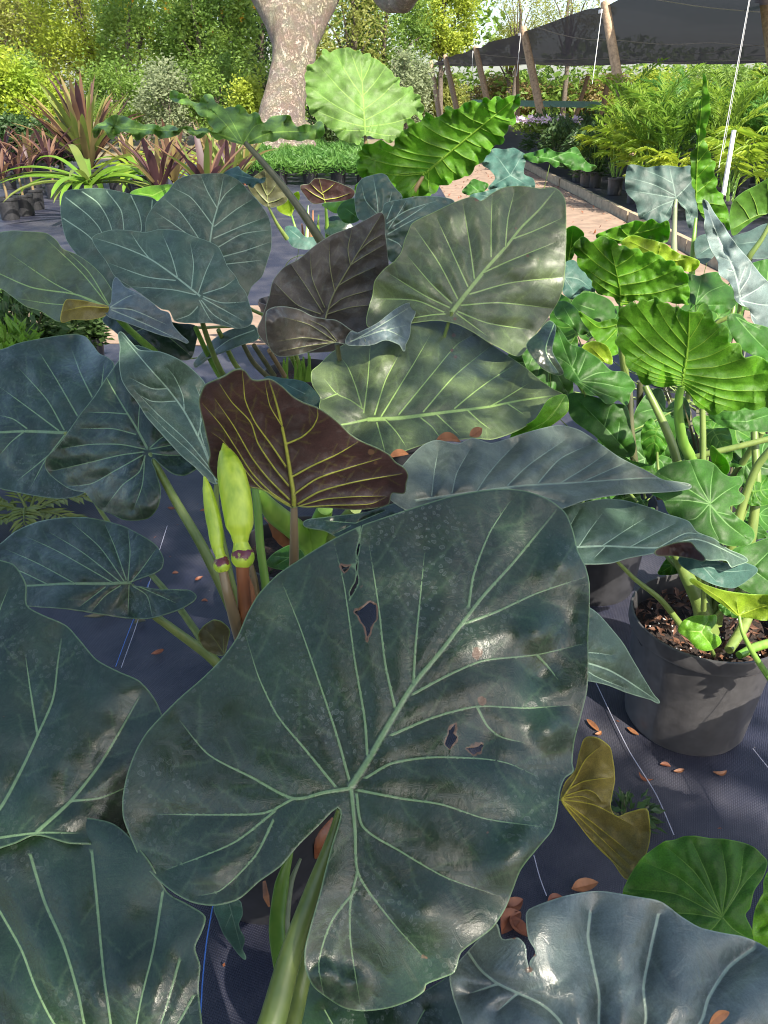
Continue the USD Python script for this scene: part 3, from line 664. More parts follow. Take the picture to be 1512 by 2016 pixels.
# ---- M: brown leaf, spathes, left-hand leaves
L('M', 'leaf_brown', '''403,758 420,749 441,740 459,729 474,726 483,730 496,746 508,749 532,746 556,761 575,779 599,793 626,803 651,819 672,837 690,855 715,870 745,883 766,895 779,910 797,922 804,936 800,952 797,971 785,972 772,972 766,992 745,1000 699,1004 639,1000 605,1000 587,998
575,1000 550,989 523,968 502,962 480,962 447,955 426,943 410,916 413,895 407,864 401,837 392,800 392,785''', (579, 998), 1.24, 92, 6,
  [('579,1002 578,974 572,934 562,873 550,816 538,773 530,750', 7.5, 3), ('566,873 593,861 614,843 625,822 625,806', 3.2, 2), ('578,937 617,916 663,895 702,872', 3.2, 1.8), ('582,971 623,943 684,922 751,902', 3.2, 1.6), ('587,992 629,968 699,949 791,933', 3.2, 1.6), ('588,997 639,983 699,978 757,977', 2.4, 1.2), ('590,999 654,995 730,992 762,978', 2.4, 1.2),
   ('556,840 532,800 525,770 522,752', 2, 1.2), ('562,917 532,873 502,831 483,788 480,761 477,730', 3, 1.5), ('567,955 538,919 508,873 493,831 456,791 432,755', 3, 1.5), ('569,983 526,940 496,901 459,837 423,785', 3, 1.5), ('570,994 532,968 496,931 465,883 435,837 398,794', 3, 1.4), ('572,998 511,959 471,910 438,867 417,852', 2.6, 1.2), ('574,999 523,966 490,958 450,950', 2.2, 1)],
  under=1, smat='stalk_tan', sr=.009, path=[(579, 1040, 1.255), (579, 1090, 1.28), (575, 1180, 1.34), (560, 1290, 1.43), (545, 1400, 1.52), (535, 1500, 1.60)], label='upright leaf showing its dark brown underside and yellow veins', brown=[(730, 890, 8), (740, 912, 7)], bulge=.006, noise=.02, tert=.10, bends=[(440, 740, -.05, 80), (800, 960, .06, 120)])
# leaves to the left
L('M', 'leaf_dark', '-90,690 0,688 37,675 93,664 141,658 167,662 181,677 196,696 211,703 224,716 222,760 215,850 200,930 163,972 122,982 74,977 37,970 0,962 -90,930 -150,820', (128, 851), 1.85, 42, -20,
  ['126,846 93,788 37,725', '152,818 111,747 74,688', '181,781 159,736 141,688', '115,847 56,803 0,762', ('128,852 48,849 0,851 -110,850', 5, 3), '48,849 22,870 0,895', '52,843 26,825 0,818', '111,884 74,914 33,947', '128,855 90,905 60,960', '195,800 200,760 205,715'], label='deep green leaf at the left edge with back lobes down', bends=[(150, 670, .10, 50)], noise=.03, droop=.08)
L('M', 'leaf_dark', '''237,705 207,747 185,781 159,814 133,851 111,881 91,901 89,921 104,940 130,959 148,966 167,970 178,984 196,1003 219,1012 241,1023 267,1025 293,1020 311,999 317,973 315,955 306,925 300,903 315,914 341,933 363,936 385,925 410,905 420,850 405,790 360,730 300,690 262,680''', (291, 886), 1.60, 50, -14,
  [('289,881 267,840 244,803 222,766 204,733', 4, 1.6), '250,815 207,812 174,812', '267,855 222,844 159,844', '285,884 237,875 178,875 119,883', '281,890 237,896 178,910 104,927', '281,896 222,929 180,952 130,958', '285,899 274,929 241,955 207,999', '285,899 280,955 263,1003', '296,881 318,862 345,850', '296,884 333,877 360,872', '296,892 326,896 370,896', '272,845 275,800 285,770'],
  base=(296, 895), path=[(312, 925, 1.58), (345, 985, 1.56), (395, 1070, 1.55), (440, 1160, 1.55), (470, 1230, 1.56), (500, 1330, 1.6), (520, 1440, 1.65)], sr=.011, label='drooping leaf with lobes folded down, beside the pointed blue leaf', noise=.03, bends=[(280, 990, -.06, 60), (120, 930, .05, 60)], bulge=.008)
L('M', 'leaf_teal', '''235,653 256,671 274,688 315,692 352,707 381,729 404,755 410,790 414,833 418,881 422,929 428,952 411,947 385,921 356,896 319,855 289,821 267,788 252,770 239,747 234,714 236,684''', (428, 945), 1.52, 58, 24,
  [('426,948 400,880 363,810 330,765 290,720 240,660', 4, 1.6), '363,812 360,780 345,745 330,725', '420,930 370,870 310,815 262,765', '424,940 380,895 330,850 290,810', '410,900 395,850 395,800', '390,860 400,800 385,760', '330,765 300,765 258,745', '345,790 300,790 270,775'],
  label='pointed blue-green leaf in front of the folded one', bends=[(320, 720, -.05, 60), (390, 760, .06, 70)], noise=.02, droop=.02, path=[(425, 990, 1.54), (440, 1080, 1.56), (480, 1250, 1.6), (520, 1400, 1.64)], sr=.008)
L('M', 'leaf_dark', '''-70,1110 0,1070 30,1046 74,1027 122,1019 167,1018 207,1025 244,1036 281,1055 307,1073 322,1099 319,1118 304,1129 274,1140 259,1149 281,1155 315,1160 352,1160 374,1162 387,1173 381,1184 356,1199 319,1212 289,1218 241,1216 185,1207 130,1199 59,1194 -40,1180''', (256, 1147), 1.42, 20, -6,
  [('256,1147 207,1149 130,1149 52,1153 -50,1150', 5, 2.5), '252,1144 256,1085 252,1044', '248,1140 226,1077 207,1033', '244,1144 196,1077 141,1029', '237,1146 163,1088 96,1047', '222,1147 111,1084 48,1055', '148,1149 74,1109 11,1081', '93,1150 41,1125 0,1110', '259,1145 281,1118 307,1081', '254,1152 252,1210', '262,1154 289,1173 300,1214', '274,1155 315,1173 348,1188', '237,1153 207,1173 181,1203', '207,1156 156,1195', '272,1153 333,1159 370,1164'],
  base=(258, 1152), path=[(290, 1200, 1.46), (340, 1238, 1.48), (418, 1297, 1.5), (480, 1370, 1.56), (515, 1470, 1.63)], sr=.009, label='flat dark leaf lying over the weed mat on the left', bends=[(250, 1210, .05, 60)], noise=.02, bulge=.008)
L('M', 'leaf_teal', '1010,1190 1100,1180 1159,1195 1179,1209 1203,1236 1227,1266 1247,1300 1267,1334 1288,1368 1299,1384 1281,1378 1237,1365 1196,1349 1156,1341 1060,1340 990,1290', (1010, 1260), 1.38, 40, 18, [('1010,1260 1100,1290 1200,1320 1295,1380', 4, 2), '1110,1292 1160,1285 1205,1290', '1060,1275 1110,1230 1160,1215', '1130,1300 1170,1330 1230,1355'], label='triangular leaf tip poking out to the right', bends=[(1290, 1380, .0, 60)])
L('M', 'leaf_olive', '390,1250 402,1232 420,1220 436,1224 452,1240 448,1268 440,1290 420,1288 400,1275', (440, 1285), 1.46, 70, -20, ['440,1285 420,1255 405,1240', '440,1285 440,1250'], under=1, base=False, label='small curled leaf over the weed mat', bends=[(425, 1235, -.04, 18)])
L('M', 'leaf_moss', '''1153,1452 1179,1454 1201,1471 1207,1495 1211,1534 1205,1568 1203,1590 1214,1607 1235,1600 1270,1592 1276,1598 1280,1641 1274,1676 1257,1710 1235,1732 1205,1697 1170,1663 1136,1620 1104,1575 1112,1542 1132,1516 1140,1482''', (1106, 1574), 1.42, 78, -12,
  [('1106,1574 1132,1534 1153,1495 1183,1469', 3, 1.3), ('1118,1555 1150,1538 1205,1531', 2.4, 1.2), ('1110,1568 1153,1555 1172,1562 1184,1578', 2.4, 1.2), ('1108,1572 1145,1568 1170,1578', 2.2, 1), ('1106,1574 1170,1585 1244,1624', 2.6, 1.2), ('1106,1576 1162,1616 1248,1685', 2.6, 1.2), ('1108,1580 1153,1641 1235,1722', 3, 1.2), ('1108,1578 1160,1628 1240,1705', 2.2, 1)], under=1, label='olive yellow underside of an old notched leaf by the sunlit pot', to=np.array([-.1, 1.2, SOIL]), noise=.03)
# stalks and buds
b0 = BASE[PL['M']]
def spathe(tag_label, axis, radii, ball_c, ball_r, stem, stem_r, stem_mat, streak=0):
    q = spline(np.asarray(axis), 10)
    v, f = tube(q, radii, 22)
    n = len(q)
    an = np.concatenate([np.tile(np.arange(22) / 22 * 2 * np.pi, n), [0, 0]]); th = np.concatenate([np.repeat(np.linspace(0, 1, n), 22), [0, 1]])
    ctr = np.vstack([np.repeat(q, 22, 0), q[0], q[-1]]); k_ = 1 + .045 * np.cos(an * 2 + th * 3) + .03 * np.cos(an * 5 - th * 5) - .10 * np.exp(-((an - 2.6 - th * 1.1) / .16) ** 2) * (th < .85)
    v = ctr + (v - ctr) * k_[:, None]
    br = np.zeros(len(v))
    tt = np.concatenate([np.repeat(np.linspace(0, 1, n), 22), [0, 1]])
    br = np.clip((tt - .88) * 9, 0, .8)
    if streak:
        ang = np.concatenate([np.tile(np.arange(22) / 22, n), [0, 0]])
        br = np.maximum(br, .52 * np.exp(-((ang - .62) / .05) ** 2) * (tt > .1) * (tt < .75) + .42 * np.exp(-((ang - .5) / .03) ** 2) * (tt < .6))
    p = put('flower_bud', (v, f), 'spathe', PL['M'], smooth=True, attrs={'brown': br}, label=tag_label)
    s = trimesh.creation.icosphere(3, ball_r)
    sv = np.array(s.vertices); br = np.clip((sv[:, 2] / ball_r + .15) * .9, 0, .75)
    sv[:, 2] *= 1.0; sv = sv + ball_c
    put('bud_base', (sv, np.array(s.faces)), 'spathe', p, smooth=True, attrs={'brown': br})
    stalk(p, stem, stem_r, stem_mat, name='bud_stem')
dS = 1.13
spathe('plump lime flower bud with a purple band', [P(439, 872, dS), P(443, 886, dS), P(452, 915, dS), P(462, 960, dS), P(468, 1000, dS), P(472, 1040, dS), P(473, 1062, dS), P(475, 1078, dS), P(477, 1090, dS)], [.0006, .006, .0155, .0215, .0232, .0225, .0205, .0135, .0105, .013, .016],
       P(478, 1097, dS), .0172, [P(477, 1112, dS), P(479, 1150, dS + .01), P(482, 1200, dS + .03), P(490, 1300, dS + .08), P(512, 1420, dS + .2)], [.0098, .0094, .0105, .012, .014], 'stalk_rust')
spathe('slender streaked flower bud with a purple band', [P(402, 938, dS), P(408, 960, dS), P(416, 1000, dS), P(424, 1040, dS), P(428, 1075, dS), P(433, 1092, dS), P(436, 1102, dS)], [.0015, .0062, .010, .0115, .0108, .008, .007, .0095],
       P(437, 1112, dS), .0125, [P(439, 1125, dS), P(448, 1165, dS), P(460, 1210, dS + .02), P(480, 1280, dS + .08), P(512, 1420, dS + .2)], [.0068, .0075, .009, .011, .013], 'stalk_tan')
stalk(PL['M'], [P(500, 950, 1.45), P(507, 1000, 1.46), P(513, 1080, 1.48), P(524, 1160, 1.5), P(532, 1260, 1.53), P(530, 1420, 1.62)], [.006, .0078, .008, .0085, .009, .012], 'stalk_bright')
stalk(PL['M'], [P(492, 1105, 1.49), P(500, 1140, 1.5), P(508, 1190, 1.52), P(518, 1290, 1.56), P(522, 1420, 1.64)], [.005, .0075, .008, .01, .013], 'stalk_tan')
stalk(PL['M'], [P(482, 1120, 1.44), P(492, 1160, 1.46), P(498, 1215, 1.48), P(512, 1330, 1.54)], [.003, .008, .009, .011], 'stalk_rust', name='dry_sheath', flat=.5)
# dry brown sheath at the foot of the plant, seen through the notch of the big leaf
stalk(PL['M'], [P(655, 1610, 1.62), P(640, 1640, 1.6), P(632, 1665, 1.6), P(622, 1690, 1.62)], [.004, .02, .016, .003], 'stalk_rust', name='dry_sheath', flat=.4)
stalk(PL['M'], [P(520, 1735, 1.4), P(524, 1765, 1.38), P(530, 1785, 1.38)], [.003, .006, .002], 'dry_leaf', name='dry_sheath', flat=.4)
L('M', 'leaf_sea', '422,1783 470,1772 478,1800 470,1822 482,1850 478,1870 484,1889 470,1880 455,1860 440,1840 430,1815', (450, 1775), 1.28, 70, -10, ['450,1775 462,1820 478,1880', '455,1800 442,1830'], base=False, label='small limp pale leaf hanging by the pot')
stalk(PL['M'], [P(545, 1560, 1.5), P(530, 1640, 1.48), P(535, 1700, 1.46)], [.02, .024, .026], 'stalk_olive', name='stem')

# ---- C
L('C', 'leaf_olive', '''613,732 628,718 655,692 720,655 800,634 860,631 895,636 930,653 969,679 999,699 1034,723 1065,749 1090,766 1110,777 1098,781 1082,788 1066,808 1052,828 1017,849 969,865 934,863 882,867 855,869 820,880 794,889 755,900 700,885 650,845 628,801 631,784 615,758''', (724, 826), 1.85, 26, 8,
  [('724,826 786,823 873,812 960,801 1026,788 1104,777', 6.5, 2.5), ('722,826 685,834 660,838', 4, 3), '716,812 724,749 729,679', '738,815 759,749 786,697', '751,819 786,762 815,715 847,660', '786,815 851,736 899,679 930,660', '834,810 895,740 965,682', '895,804 930,775 965,749 1010,720', '965,800 1000,780 1040,755', '716,806 690,788 663,775 640,748', '664,775 633,788', '712,800 700,760 685,723 672,705', '742,832 750,860 759,893', '760,828 780,850 800,880', '829,823 850,840 868,864', '860,816 880,835 905,858', '921,808 945,830 965,845', '1000,795 1030,815'],
  label='big olive leaf lying flat with dry leaves on it', bends=[(700, 850, .06, 70), (960, 690, .10, 80)], bulge=.010, noise=.03, brown=[(893, 660, 5), (890, 690, 5), (897, 702, 5)])
L('C', 'leaf_lime', '1080,786 1112,776 1120,790 1117,812 1080,842 1045,860 1005,866 1010,850 1052,826', (1112, 780), 1.86, 50, 20, ['1112,780 1080,825 1020,858', '1100,800 1060,845'], base=False, label='yellow edge of a lower leaf')
L('C', 'leaf_olive', '''803,457 812,439 855,417 895,398 930,387 947,395 969,380 995,368 1030,366 1065,371 1091,369 1104,378 1113,395 1115,439 1114,505 1110,561 1100,592 1078,627 1052,662 1023,701 982,684 956,670 930,653 899,638 860,631 812,636 777,642 745,646 722,640 727,601 733,583 738,553 755,531 777,513 790,496 796,474''', (890, 614), 2.05, 60, 6,
  [('890,614 917,579 960,526 995,487 1026,448 1061,413 1092,376', 7, 2.5), '884,605 838,583 768,540', '888,596 851,561 803,505', '901,588 864,518 816,448', '921,564 890,496 860,430', '934,548 925,483 912,404', '967,505 967,443 969,387', '995,487 1000,430 1012,380', '873,614 820,592 742,588', '875,618 850,620 800,628', '951,537 1004,513 1091,478', '925,579 1004,557 1104,546', '908,601 982,596 1087,607', '903,614 960,636 1043,649', '900,618 930,640 960,662', '1010,470 1050,455 1105,430'],
  label='large upright olive leaf with brown specks', brown=[(938, 393, 7), (1016, 450, 5), (1040, 503, 5), (1060, 510, 4), (896, 628, 5)], bends=[(1060, 640, .06, 80), (750, 600, .05, 60)], noise=.03, bulge=.009)
L('C', 'leaf_dark', '596,1031 640,1018 720,1008 800,985 830,1000 800,1030 760,1060 712,1070 672,1062 640,1046', (700, 1030), 1.66, 25, 0, ['700,1030 640,1025', '700,1030 760,1005', '690,1035 660,1050'], base=False, label='small leaf half hidden behind the big leaf')
L('C', 'leaf_pine', '524,1112 532,1095 548,1083 572,1073 595,1085 600,1100 588,1118 556,1122', (570, 1098), 1.62, 25, -6, ['570,1098 540,1095', '570,1098 590,1085', '566,1100 545,1112'], base=False, label='small rounded leaf by the tan stalk')
stalk(PL['C'], [P(505, 965, 1.78), P(540, 1010, 1.9), P(590, 1050, 2.05), P(630, 1100, 2.2)], [.012, .026, .030, .03], 'stalk_bright', name='stem')
stalk(PL['C'], [P(640, 1000, 1.95), P(622, 1060, 2.1), P(610, 1120, 2.25)], [.02, .035, .04], 'stalk_bright', name='stem')
stalk(PL['C'], [P(700, 1000, 1.9), P(660, 1050, 2.05), P(635, 1110, 2.2)], [.016, .02, .022], 'stalk_green')
stalk(PL['C'], [P(530, 1030, 2.0), P(548, 1048, 2.02), P(560, 1066, 2.05), P(572, 1085, 2.1)], [.003, .02, .016, .004], 'dry_leaf', name='dry_sheath', flat=.3)
stalk(PL['C'], [P(520, 1020, 2.05), P(536, 1034, 2.02), P(545, 1050, 2.03)], [.002, .006, .002], 'dry_leaf', name='dry_sheath', flat=.4)

# ---- E: grey pointed leaves to the right
L('E', 'leaf_grey', '''760,970 790,920 830,878 860,866 900,874 930,862 965,872 985,868 1040,850 1100,837 1140,846 1180,872 1220,900 1270,925 1306,944 1335,948 1362,957 1340,966 1290,970 1240,972 1190,978 1150,986 1110,1000 1050,1015 950,1025 850,1020 800,1005''', (820, 985), 1.52, 24, 4,
  [('820,985 1020,957 1135,950 1237,943 1306,942 1355,957', 4, 2), '1000,955 1030,925 1051,908 1112,866', '1060,950 1102,904 1163,874', '1105,950 1163,914 1195,892', '940,965 960,935 985,905 1020,870', '890,970 900,930 925,885', '850,975 855,930 862,890', '1150,947 1200,925 1230,912', '1000,962 1060,975 1110,990'],
  label='long grey pointed leaf reaching right', bends=[(1120, 845, .10, 90), (980, 870, .07, 60), (860, 868, .05, 50)], noise=.03, bulge=.018)
L('E', 'leaf_teal', '''1050,1040 1112,999 1135,992 1190,982 1230,985 1271,996 1305,1009 1356,1026 1372,1046 1406,1060 1433,1080 1473,1102 1450,1114 1440,1117 1430,1104 1389,1102 1369,1080 1359,1069 1325,1071 1291,1088 1237,1099 1203,1109 1163,1111 1100,1108 1050,1090''', (1080, 1082), 1.58, 26, 6,
  [('1080,1080 1139,1077 1190,1075 1298,1078 1372,1062 1468,1103', 3.5, 1.8), '1139,1077 1160,1045 1185,1012', '1185,1075 1230,1045 1270,1020', '1240,1077 1290,1050 1330,1030', '1110,1078 1120,1040 1140,1005', '1190,1078 1170,1098', '1300,1076 1350,1050 1385,1052'],
  label='dark grey leaf with a curled brown rim', bends=[(1230, 985, .08, 60)], noise=.02, bulge=.008)
L('E', 'leaf_brown', '1289,1089 1325,1070 1359,1067 1371,1080 1388,1103 1360,1100 1330,1095', (1330, 1085), 1.60, 88, 0, [], under=1, base=False, label='curled rim showing brown underside')
L('E', 'leaf_dark', '1036,678 1058,655 1081,631 1095,643 1088,690 1105,722 1110,735 1098,740 1068,726 1047,702', (1080, 690), 1.95, 45, 20, ['1090,640 1075,690 1100,735'], label='dark leaf edge in the shade of the green leaves')
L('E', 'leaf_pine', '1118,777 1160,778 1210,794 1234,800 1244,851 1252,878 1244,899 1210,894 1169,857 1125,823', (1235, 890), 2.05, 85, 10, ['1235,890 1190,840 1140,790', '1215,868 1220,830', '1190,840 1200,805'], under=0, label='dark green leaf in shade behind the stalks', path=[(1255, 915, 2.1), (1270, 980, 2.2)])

# ---- G and H: bright green plants on the right
L('G', 'leaf_green', '''1217,621 1222,608 1233,603 1244,593 1254,597 1264,588 1276,594 1288,584 1301,594 1313,595 1325,606 1338,602 1349,616 1364,614 1386,599 1400,607 1403,631 1420,636 1433,651 1437,672 1454,678 1464,699 1488,702 1530,722 1560,770 1530,800 1488,805 1440,808 1406,815 1383,808 1359,782 1347,765 1342,757 1335,761 1305,760 1271,758 1251,736 1237,722 1227,702 1220,682 1213,675 1217,648''', (1342, 758), 1.72, 88, 4,
  pin('1342,758 1347,730 1352,702 1356,655 1357,612', [(.02, 1253, 738), (.04, 1240, 722), (.07, 1230, 704), (.10, 1222, 680), (.16, 1219, 650), (.24, 1224, 618), (.36, 1250, 598), (.5, 1286, 592), (.66, 1325, 610),
      (.01, 1400, 810), (.03, 1445, 805), (.05, 1500, 796), (.09, 1520, 770), (.15, 1510, 735), (.22, 1470, 704), (.32, 1440, 680), (.44, 1420, 642), (.6, 1390, 610)], .06, 5.5),
  under=1, smat='stalk_bright', sr=.0125, path=[(1337, 780, 1.76), (1336, 820, 1.80), (1345, 870, 1.86), (1362, 910, 1.91), (1372, 1000, 1.9), (1378, 1100, 2.0)], label='large glowing scalloped leaf seen from below', wave=.016, nw=17, scal=(5, 24), bulge=.006, noise=.025)
L('G', 'leaf_pine', '''1291,931 1315,914 1352,906 1383,904 1406,913 1423,931 1437,938 1457,938 1462,952 1454,965 1467,979 1457,992 1437,999 1454,1019 1481,1040 1486,1057 1474,1073 1437,1075 1413,1067 1372,1050 1342,1026 1315,1009 1305,985 1281,969''', (1398, 991), 1.80, 42, 8,
  ['1398,991 1350,960 1300,935', '1398,991 1375,950 1360,912', '1398,991 1400,950 1405,920', '1400,990 1425,970 1450,955', '1395,992 1350,985 1312,985', '1395,994 1370,1020 1350,1025', ('1398,994 1430,1030 1475,1065', 2.6, 1.2), '1398,996 1400,1030 1415,1062', '1412,1008 1440,1015'], label='rounded green leaf with pale star veins', wave=.006, nw=9, path=[(1415, 1040, 1.9), (1420, 1100, 2.0)], sr=.006)
L('G', 'leaf_sea', '1335,1101 1372,1096 1440,1110 1464,1107 1492,1121 1474,1141 1444,1158 1406,1151 1366,1131', (1380, 1112), 1.80, 25, 4, ['1380,1112 1430,1125 1480,1122', '1380,1112 1410,1145', '1385,1112 1420,1112'], label='small blue-green leaf above the pot', path=[(1385, 1150, 1.9), (1385, 1200, 2.0)], sr=.005)
L('G', 'leaf_lime', '1359,1141 1389,1151 1423,1162 1474,1170 1530,1175 1545,1210 1512,1222 1481,1218 1454,1214 1423,1192 1383,1162', (1455, 1212), 1.78, 75, 6, ['1455,1212 1420,1180 1370,1148', '1455,1212 1500,1195 1535,1190', '1455,1212 1450,1185'], under=1, smat='stalk_bright', sr=.0055, path=[(1462, 1245, 1.78), (1485, 1290, 1.80), (1515, 1335, 1.86)], label='yellow-green underside of a low leaf', wave=.006, nw=8)
L('G', 'leaf_lime', '1334,1241 1345,1222 1366,1212 1393,1212 1410,1211 1411,1226 1400,1243 1416,1253 1420,1266 1406,1278 1389,1282 1372,1277 1352,1256', (1381, 1244), 1.86, 50, -6, ['1381,1244 1350,1242', '1381,1244 1395,1220', '1381,1246 1400,1270'], label='small bright young leaf low on the soil', sr=.004, path=[(1395, 1265, 1.92), (1405, 1290, 1.98)])
L('G', 'leaf_pine', '1440,1085 1480,1070 1530,1060 1560,1130 1530,1180 1470,1165 1440,1140', (1480, 1120), 1.95, 45, 0, ['1480,1120 1520,1080', '1480,1120 1520,1150', '1480,1120 1455,1140'], label='dark green leaf at the right edge')
L('G', 'leaf_green', '1185,880 1200,878 1240,905 1285,918 1292,935 1255,935 1225,915', (1280, 930), 1.95, 40, 0, ['1280,930 1235,905 1195,885'], label='light green leaf tip behind the round leaf', base=False)
L('G', 'leaf_green', '1400,878 1413,888 1430,905 1436,925 1425,938 1412,930 1400,905', (1404, 925), 1.95, 80, 0, ['1404,925 1412,890', '1404,925 1428,915'], label='upright young leaf', under=1, base=False)
for (pts, r, m_) in [([(1270, 760, 1.95), (1300, 820, 1.95), (1325, 880, 1.96), (1345, 960, 1.98), (1375, 1080, 2.02), (1390, 1200, 2.07)], [.008, .0105, .0115, .013, .017], 'stalk_green'),
                     ([(1383, 800, 1.95), (1384, 860, 1.97), (1384, 960, 2.0), (1388, 1100, 2.05), (1392, 1220, 2.08)], [.007, .008, .010, .013], 'stalk_green'),
                     ([(1530, 860, 1.95), (1450, 880, 1.98), (1370, 900, 2.02), (1310, 930, 2.1)], [.008, .008, .008, .008], 'stalk_green'),
                     ([(1530, 870, 1.90), (1490, 920, 1.94), (1460, 1000, 1.98), (1430, 1120, 2.04), (1410, 1230, 2.09)], [.009, .010, .012, .015], 'stalk_green'),
                     ([(1485, 850, 2.0), (1490, 950, 2.0), (1480, 1050, 2.03), (1450, 1200, 2.09)], [.009, .011, .013, .015], 'stalk_green'),
                     ([(1210, 1100, 1.92), (1250, 1140, 1.96), (1300, 1180, 2.0), (1340, 1230, 2.06)], [.004, .006, .007, .009], 'stalk_green'),
                     ([(1320, 1070, 2.02), (1350, 1130, 2.04), (1380, 1190, 2.06), (1395, 1250, 2.09)], [.012, .018, .024, .03], 'stalk_green'),
                     ([(1455, 1290, 1.95), (1485, 1275, 1.98), (1530, 1262, 2.02)], [.010, .012, .012], 'stalk_bright'),
                     ([(1435, 1280, 1.97), (1460, 1240, 2.02), (1480, 1200, 2.06)], [.012, .014, .012], 'stalk_green'),
                     ([(1240, 760, 2.05), (1243, 850, 2.08), (1255, 960, 2.14)], [.007, .009, .012], 'stalk_olive')]:
    stalk(PL['G'], [P(*q) for q in pts], r, m_)
L('H', 'leaf_green', '''1130,485 1136,472 1146,466 1158,472 1169,475 1185,466 1203,471 1217,480 1237,488 1257,491 1272,498 1288,497 1305,508 1325,516 1339,525 1352,540 1357,567 1356,599 1339,598 1305,595 1257,591 1237,600 1223,602 1203,585 1173,574 1163,550 1146,533 1135,509''', (1222, 600), 2.35, 90, 0,
  pin('1222,602 1220,567 1213,533 1203,490', [(.05, 1175, 572), (.15, 1165, 548), (.3, 1148, 525), (.5, 1140, 490), (.7, 1165, 476), (.04, 1290, 592), (.08, 1350, 590), (.18, 1350, 560), (.35, 1335, 530), (.5, 1300, 508), (.68, 1255, 494)], .05, 3),
  under=1, label='glowing scalloped leaf above the large one', wave=.016, nw=15, scal=(4, 24), path=[(1224, 640, 2.4), (1226, 700, 2.46), (1240, 800, 2.6)], sr=.010, noise=.03)
L('H', 'leaf_green', '1173,465 1190,455 1217,445 1235,440 1251,434 1267,437 1284,431 1298,440 1315,435 1318,462 1312,477 1280,474 1217,480 1190,480', (1230, 482), 2.75, 92, 0, pin('1230,482 1250,460 1270,436', [(.1, 1190, 462), (.3, 1220, 447), (.2, 1300, 470), (.5, 1305, 445)], .05, 2.5), under=1, wave=.016, nw=12, label='furthest scalloped leaf of the glowing three')
L('H', 'leaf_lime', '1223,480 1237,465 1257,465 1272,470 1288,473 1312,482 1325,492 1342,501 1366,508 1378,516 1366,534 1342,532 1310,520 1280,508 1245,500', (1330, 525), 2.55, 88, 0, pin('1330,525 1290,500 1240,475', [(.2, 1350, 510), (.4, 1300, 485)], .05, 2.5), under=1, wave=.012, nw=12, label='yellow-green scalloped leaf in between')
L('H', 'leaf_pine', '1352,540 1376,543 1389,538 1413,536 1422,552 1444,570 1452,594 1425,618 1395,610 1372,602 1356,590', (1370, 600), 2.4, 60, 10, ['1370,600 1395,575 1430,560', '1370,598 1380,550', '1372,602 1430,600'], wave=.010, nw=10, label='dark green scalloped leaf')
L('H', 'leaf_pine', '1433,621 1455,618 1474,634 1512,645 1550,680 1540,720 1512,719 1488,702 1464,690 1437,655', (1450, 625), 2.2, 40, 10, ['1450,625 1480,660 1520,700', '1452,625 1500,650'], wave=.008, nw=10, label='shaded leaf under the pale one')
L('H', 'leaf_pale', '''1383,394 1393,396 1406,418 1427,448 1450,482 1474,509 1498,540 1520,562 1560,600 1550,650 1520,650 1494,645 1481,631 1474,607 1460,601 1447,590 1444,570 1433,553 1416,540 1413,516 1400,492 1393,472 1386,448 1388,428''', (1458, 592), 2.2, 72, 22,
  [('1458,592 1452,555 1440,520 1415,470 1388,398', 3.4, 1.4), '1456,575 1475,545 1480,520', '1455,560 1468,525', '1458,588 1490,570 1510,555', '1460,592 1500,600 1540,600', '1446,535 1430,530', '1440,515 1415,505', '1460,596 1490,630'], wave=.014, nw=14, label='pale silvery leaf folded along its midrib', bends=[(1400, 500, .07, 50)], path=[(1453, 640, 2.25), (1457, 690, 2.3), (1458, 800, 2.4)], sr=.008)
L('H', 'leaf_pine', '''1093,640 1108,655 1122,675 1146,685 1179,706 1203,729 1230,733 1251,760 1242,775 1234,798 1217,788 1205,795 1193,795 1176,780 1160,778 1146,766 1128,752 1112,743 1105,722 1085,706 1083,678 1088,658''', (1142, 750), 2.0, 48, -4,
  [('1142,750 1122,715 1098,650', 2.4, 1.2), '1138,738 1150,710 1155,692', '1132,728 1112,712 1092,700', '1142,750 1175,735 1205,732', '1142,750 1185,755 1235,765', '1142,752 1180,772 1215,785', '1140,752 1165,772 1190,790', '1126,722 1135,700 1132,684'], wave=.010, nw=14, label='small crinkled leaf with pale veins')
L('H', 'leaf_green', '1139,614 1159,624 1179,634 1213,628 1216,650 1213,672 1217,695 1205,700 1190,690 1163,656', (1213, 640), 2.3, 85, 0, ['1213,640 1180,645 1145,618', '1213,650 1190,675'], under=1, wave=.008, nw=10, label='half hidden green leaf')
L('H', 'leaf_lime', '1146,685 1169,672 1196,682 1206,716 1190,714 1165,700', (1190, 710), 2.25, 70, 0, ['1190,710 1165,685'], under=1, base=False, label='yellowing leaf scrap')
L('H', 'leaf_sea', '1110,520 1130,512 1150,535 1166,556 1172,574 1150,572 1128,590 1108,575', (1110, 545), 2.6, 45, 0, ['1110,545 1140,550 1165,570', '1110,545 1130,575'], wave=.008, nw=8, label='pale grey-green leaf beside the olive leaf')
L('H', 'leaf_pine', '1128,590 1155,575 1200,590 1215,620 1190,640 1150,632 1120,625', (1170, 610), 2.55, 40, 0, ['1170,610 1140,600'], label='dark leaf in the gap')
L('H', 'leaf_green', '1112,455 1130,445 1150,462 1135,485 1125,512 1110,515', (1120, 510), 2.7, 80, 0, pin('1120,510 1128,450', [(.3, 1140, 470)], .05, 2), under=1, wave=.01, nw=8, label='bright leaf edge beside the olive leaf', base=False)
L('H', 'leaf_pine', '1090,600 1112,592 1140,612 1160,650 1145,660 1120,640 1095,625', (1130, 640), 2.35, 50, 0, ['1130,640 1110,605'], label='scalloped dark leaf by the olive leaf', wave=.008, nw=8)
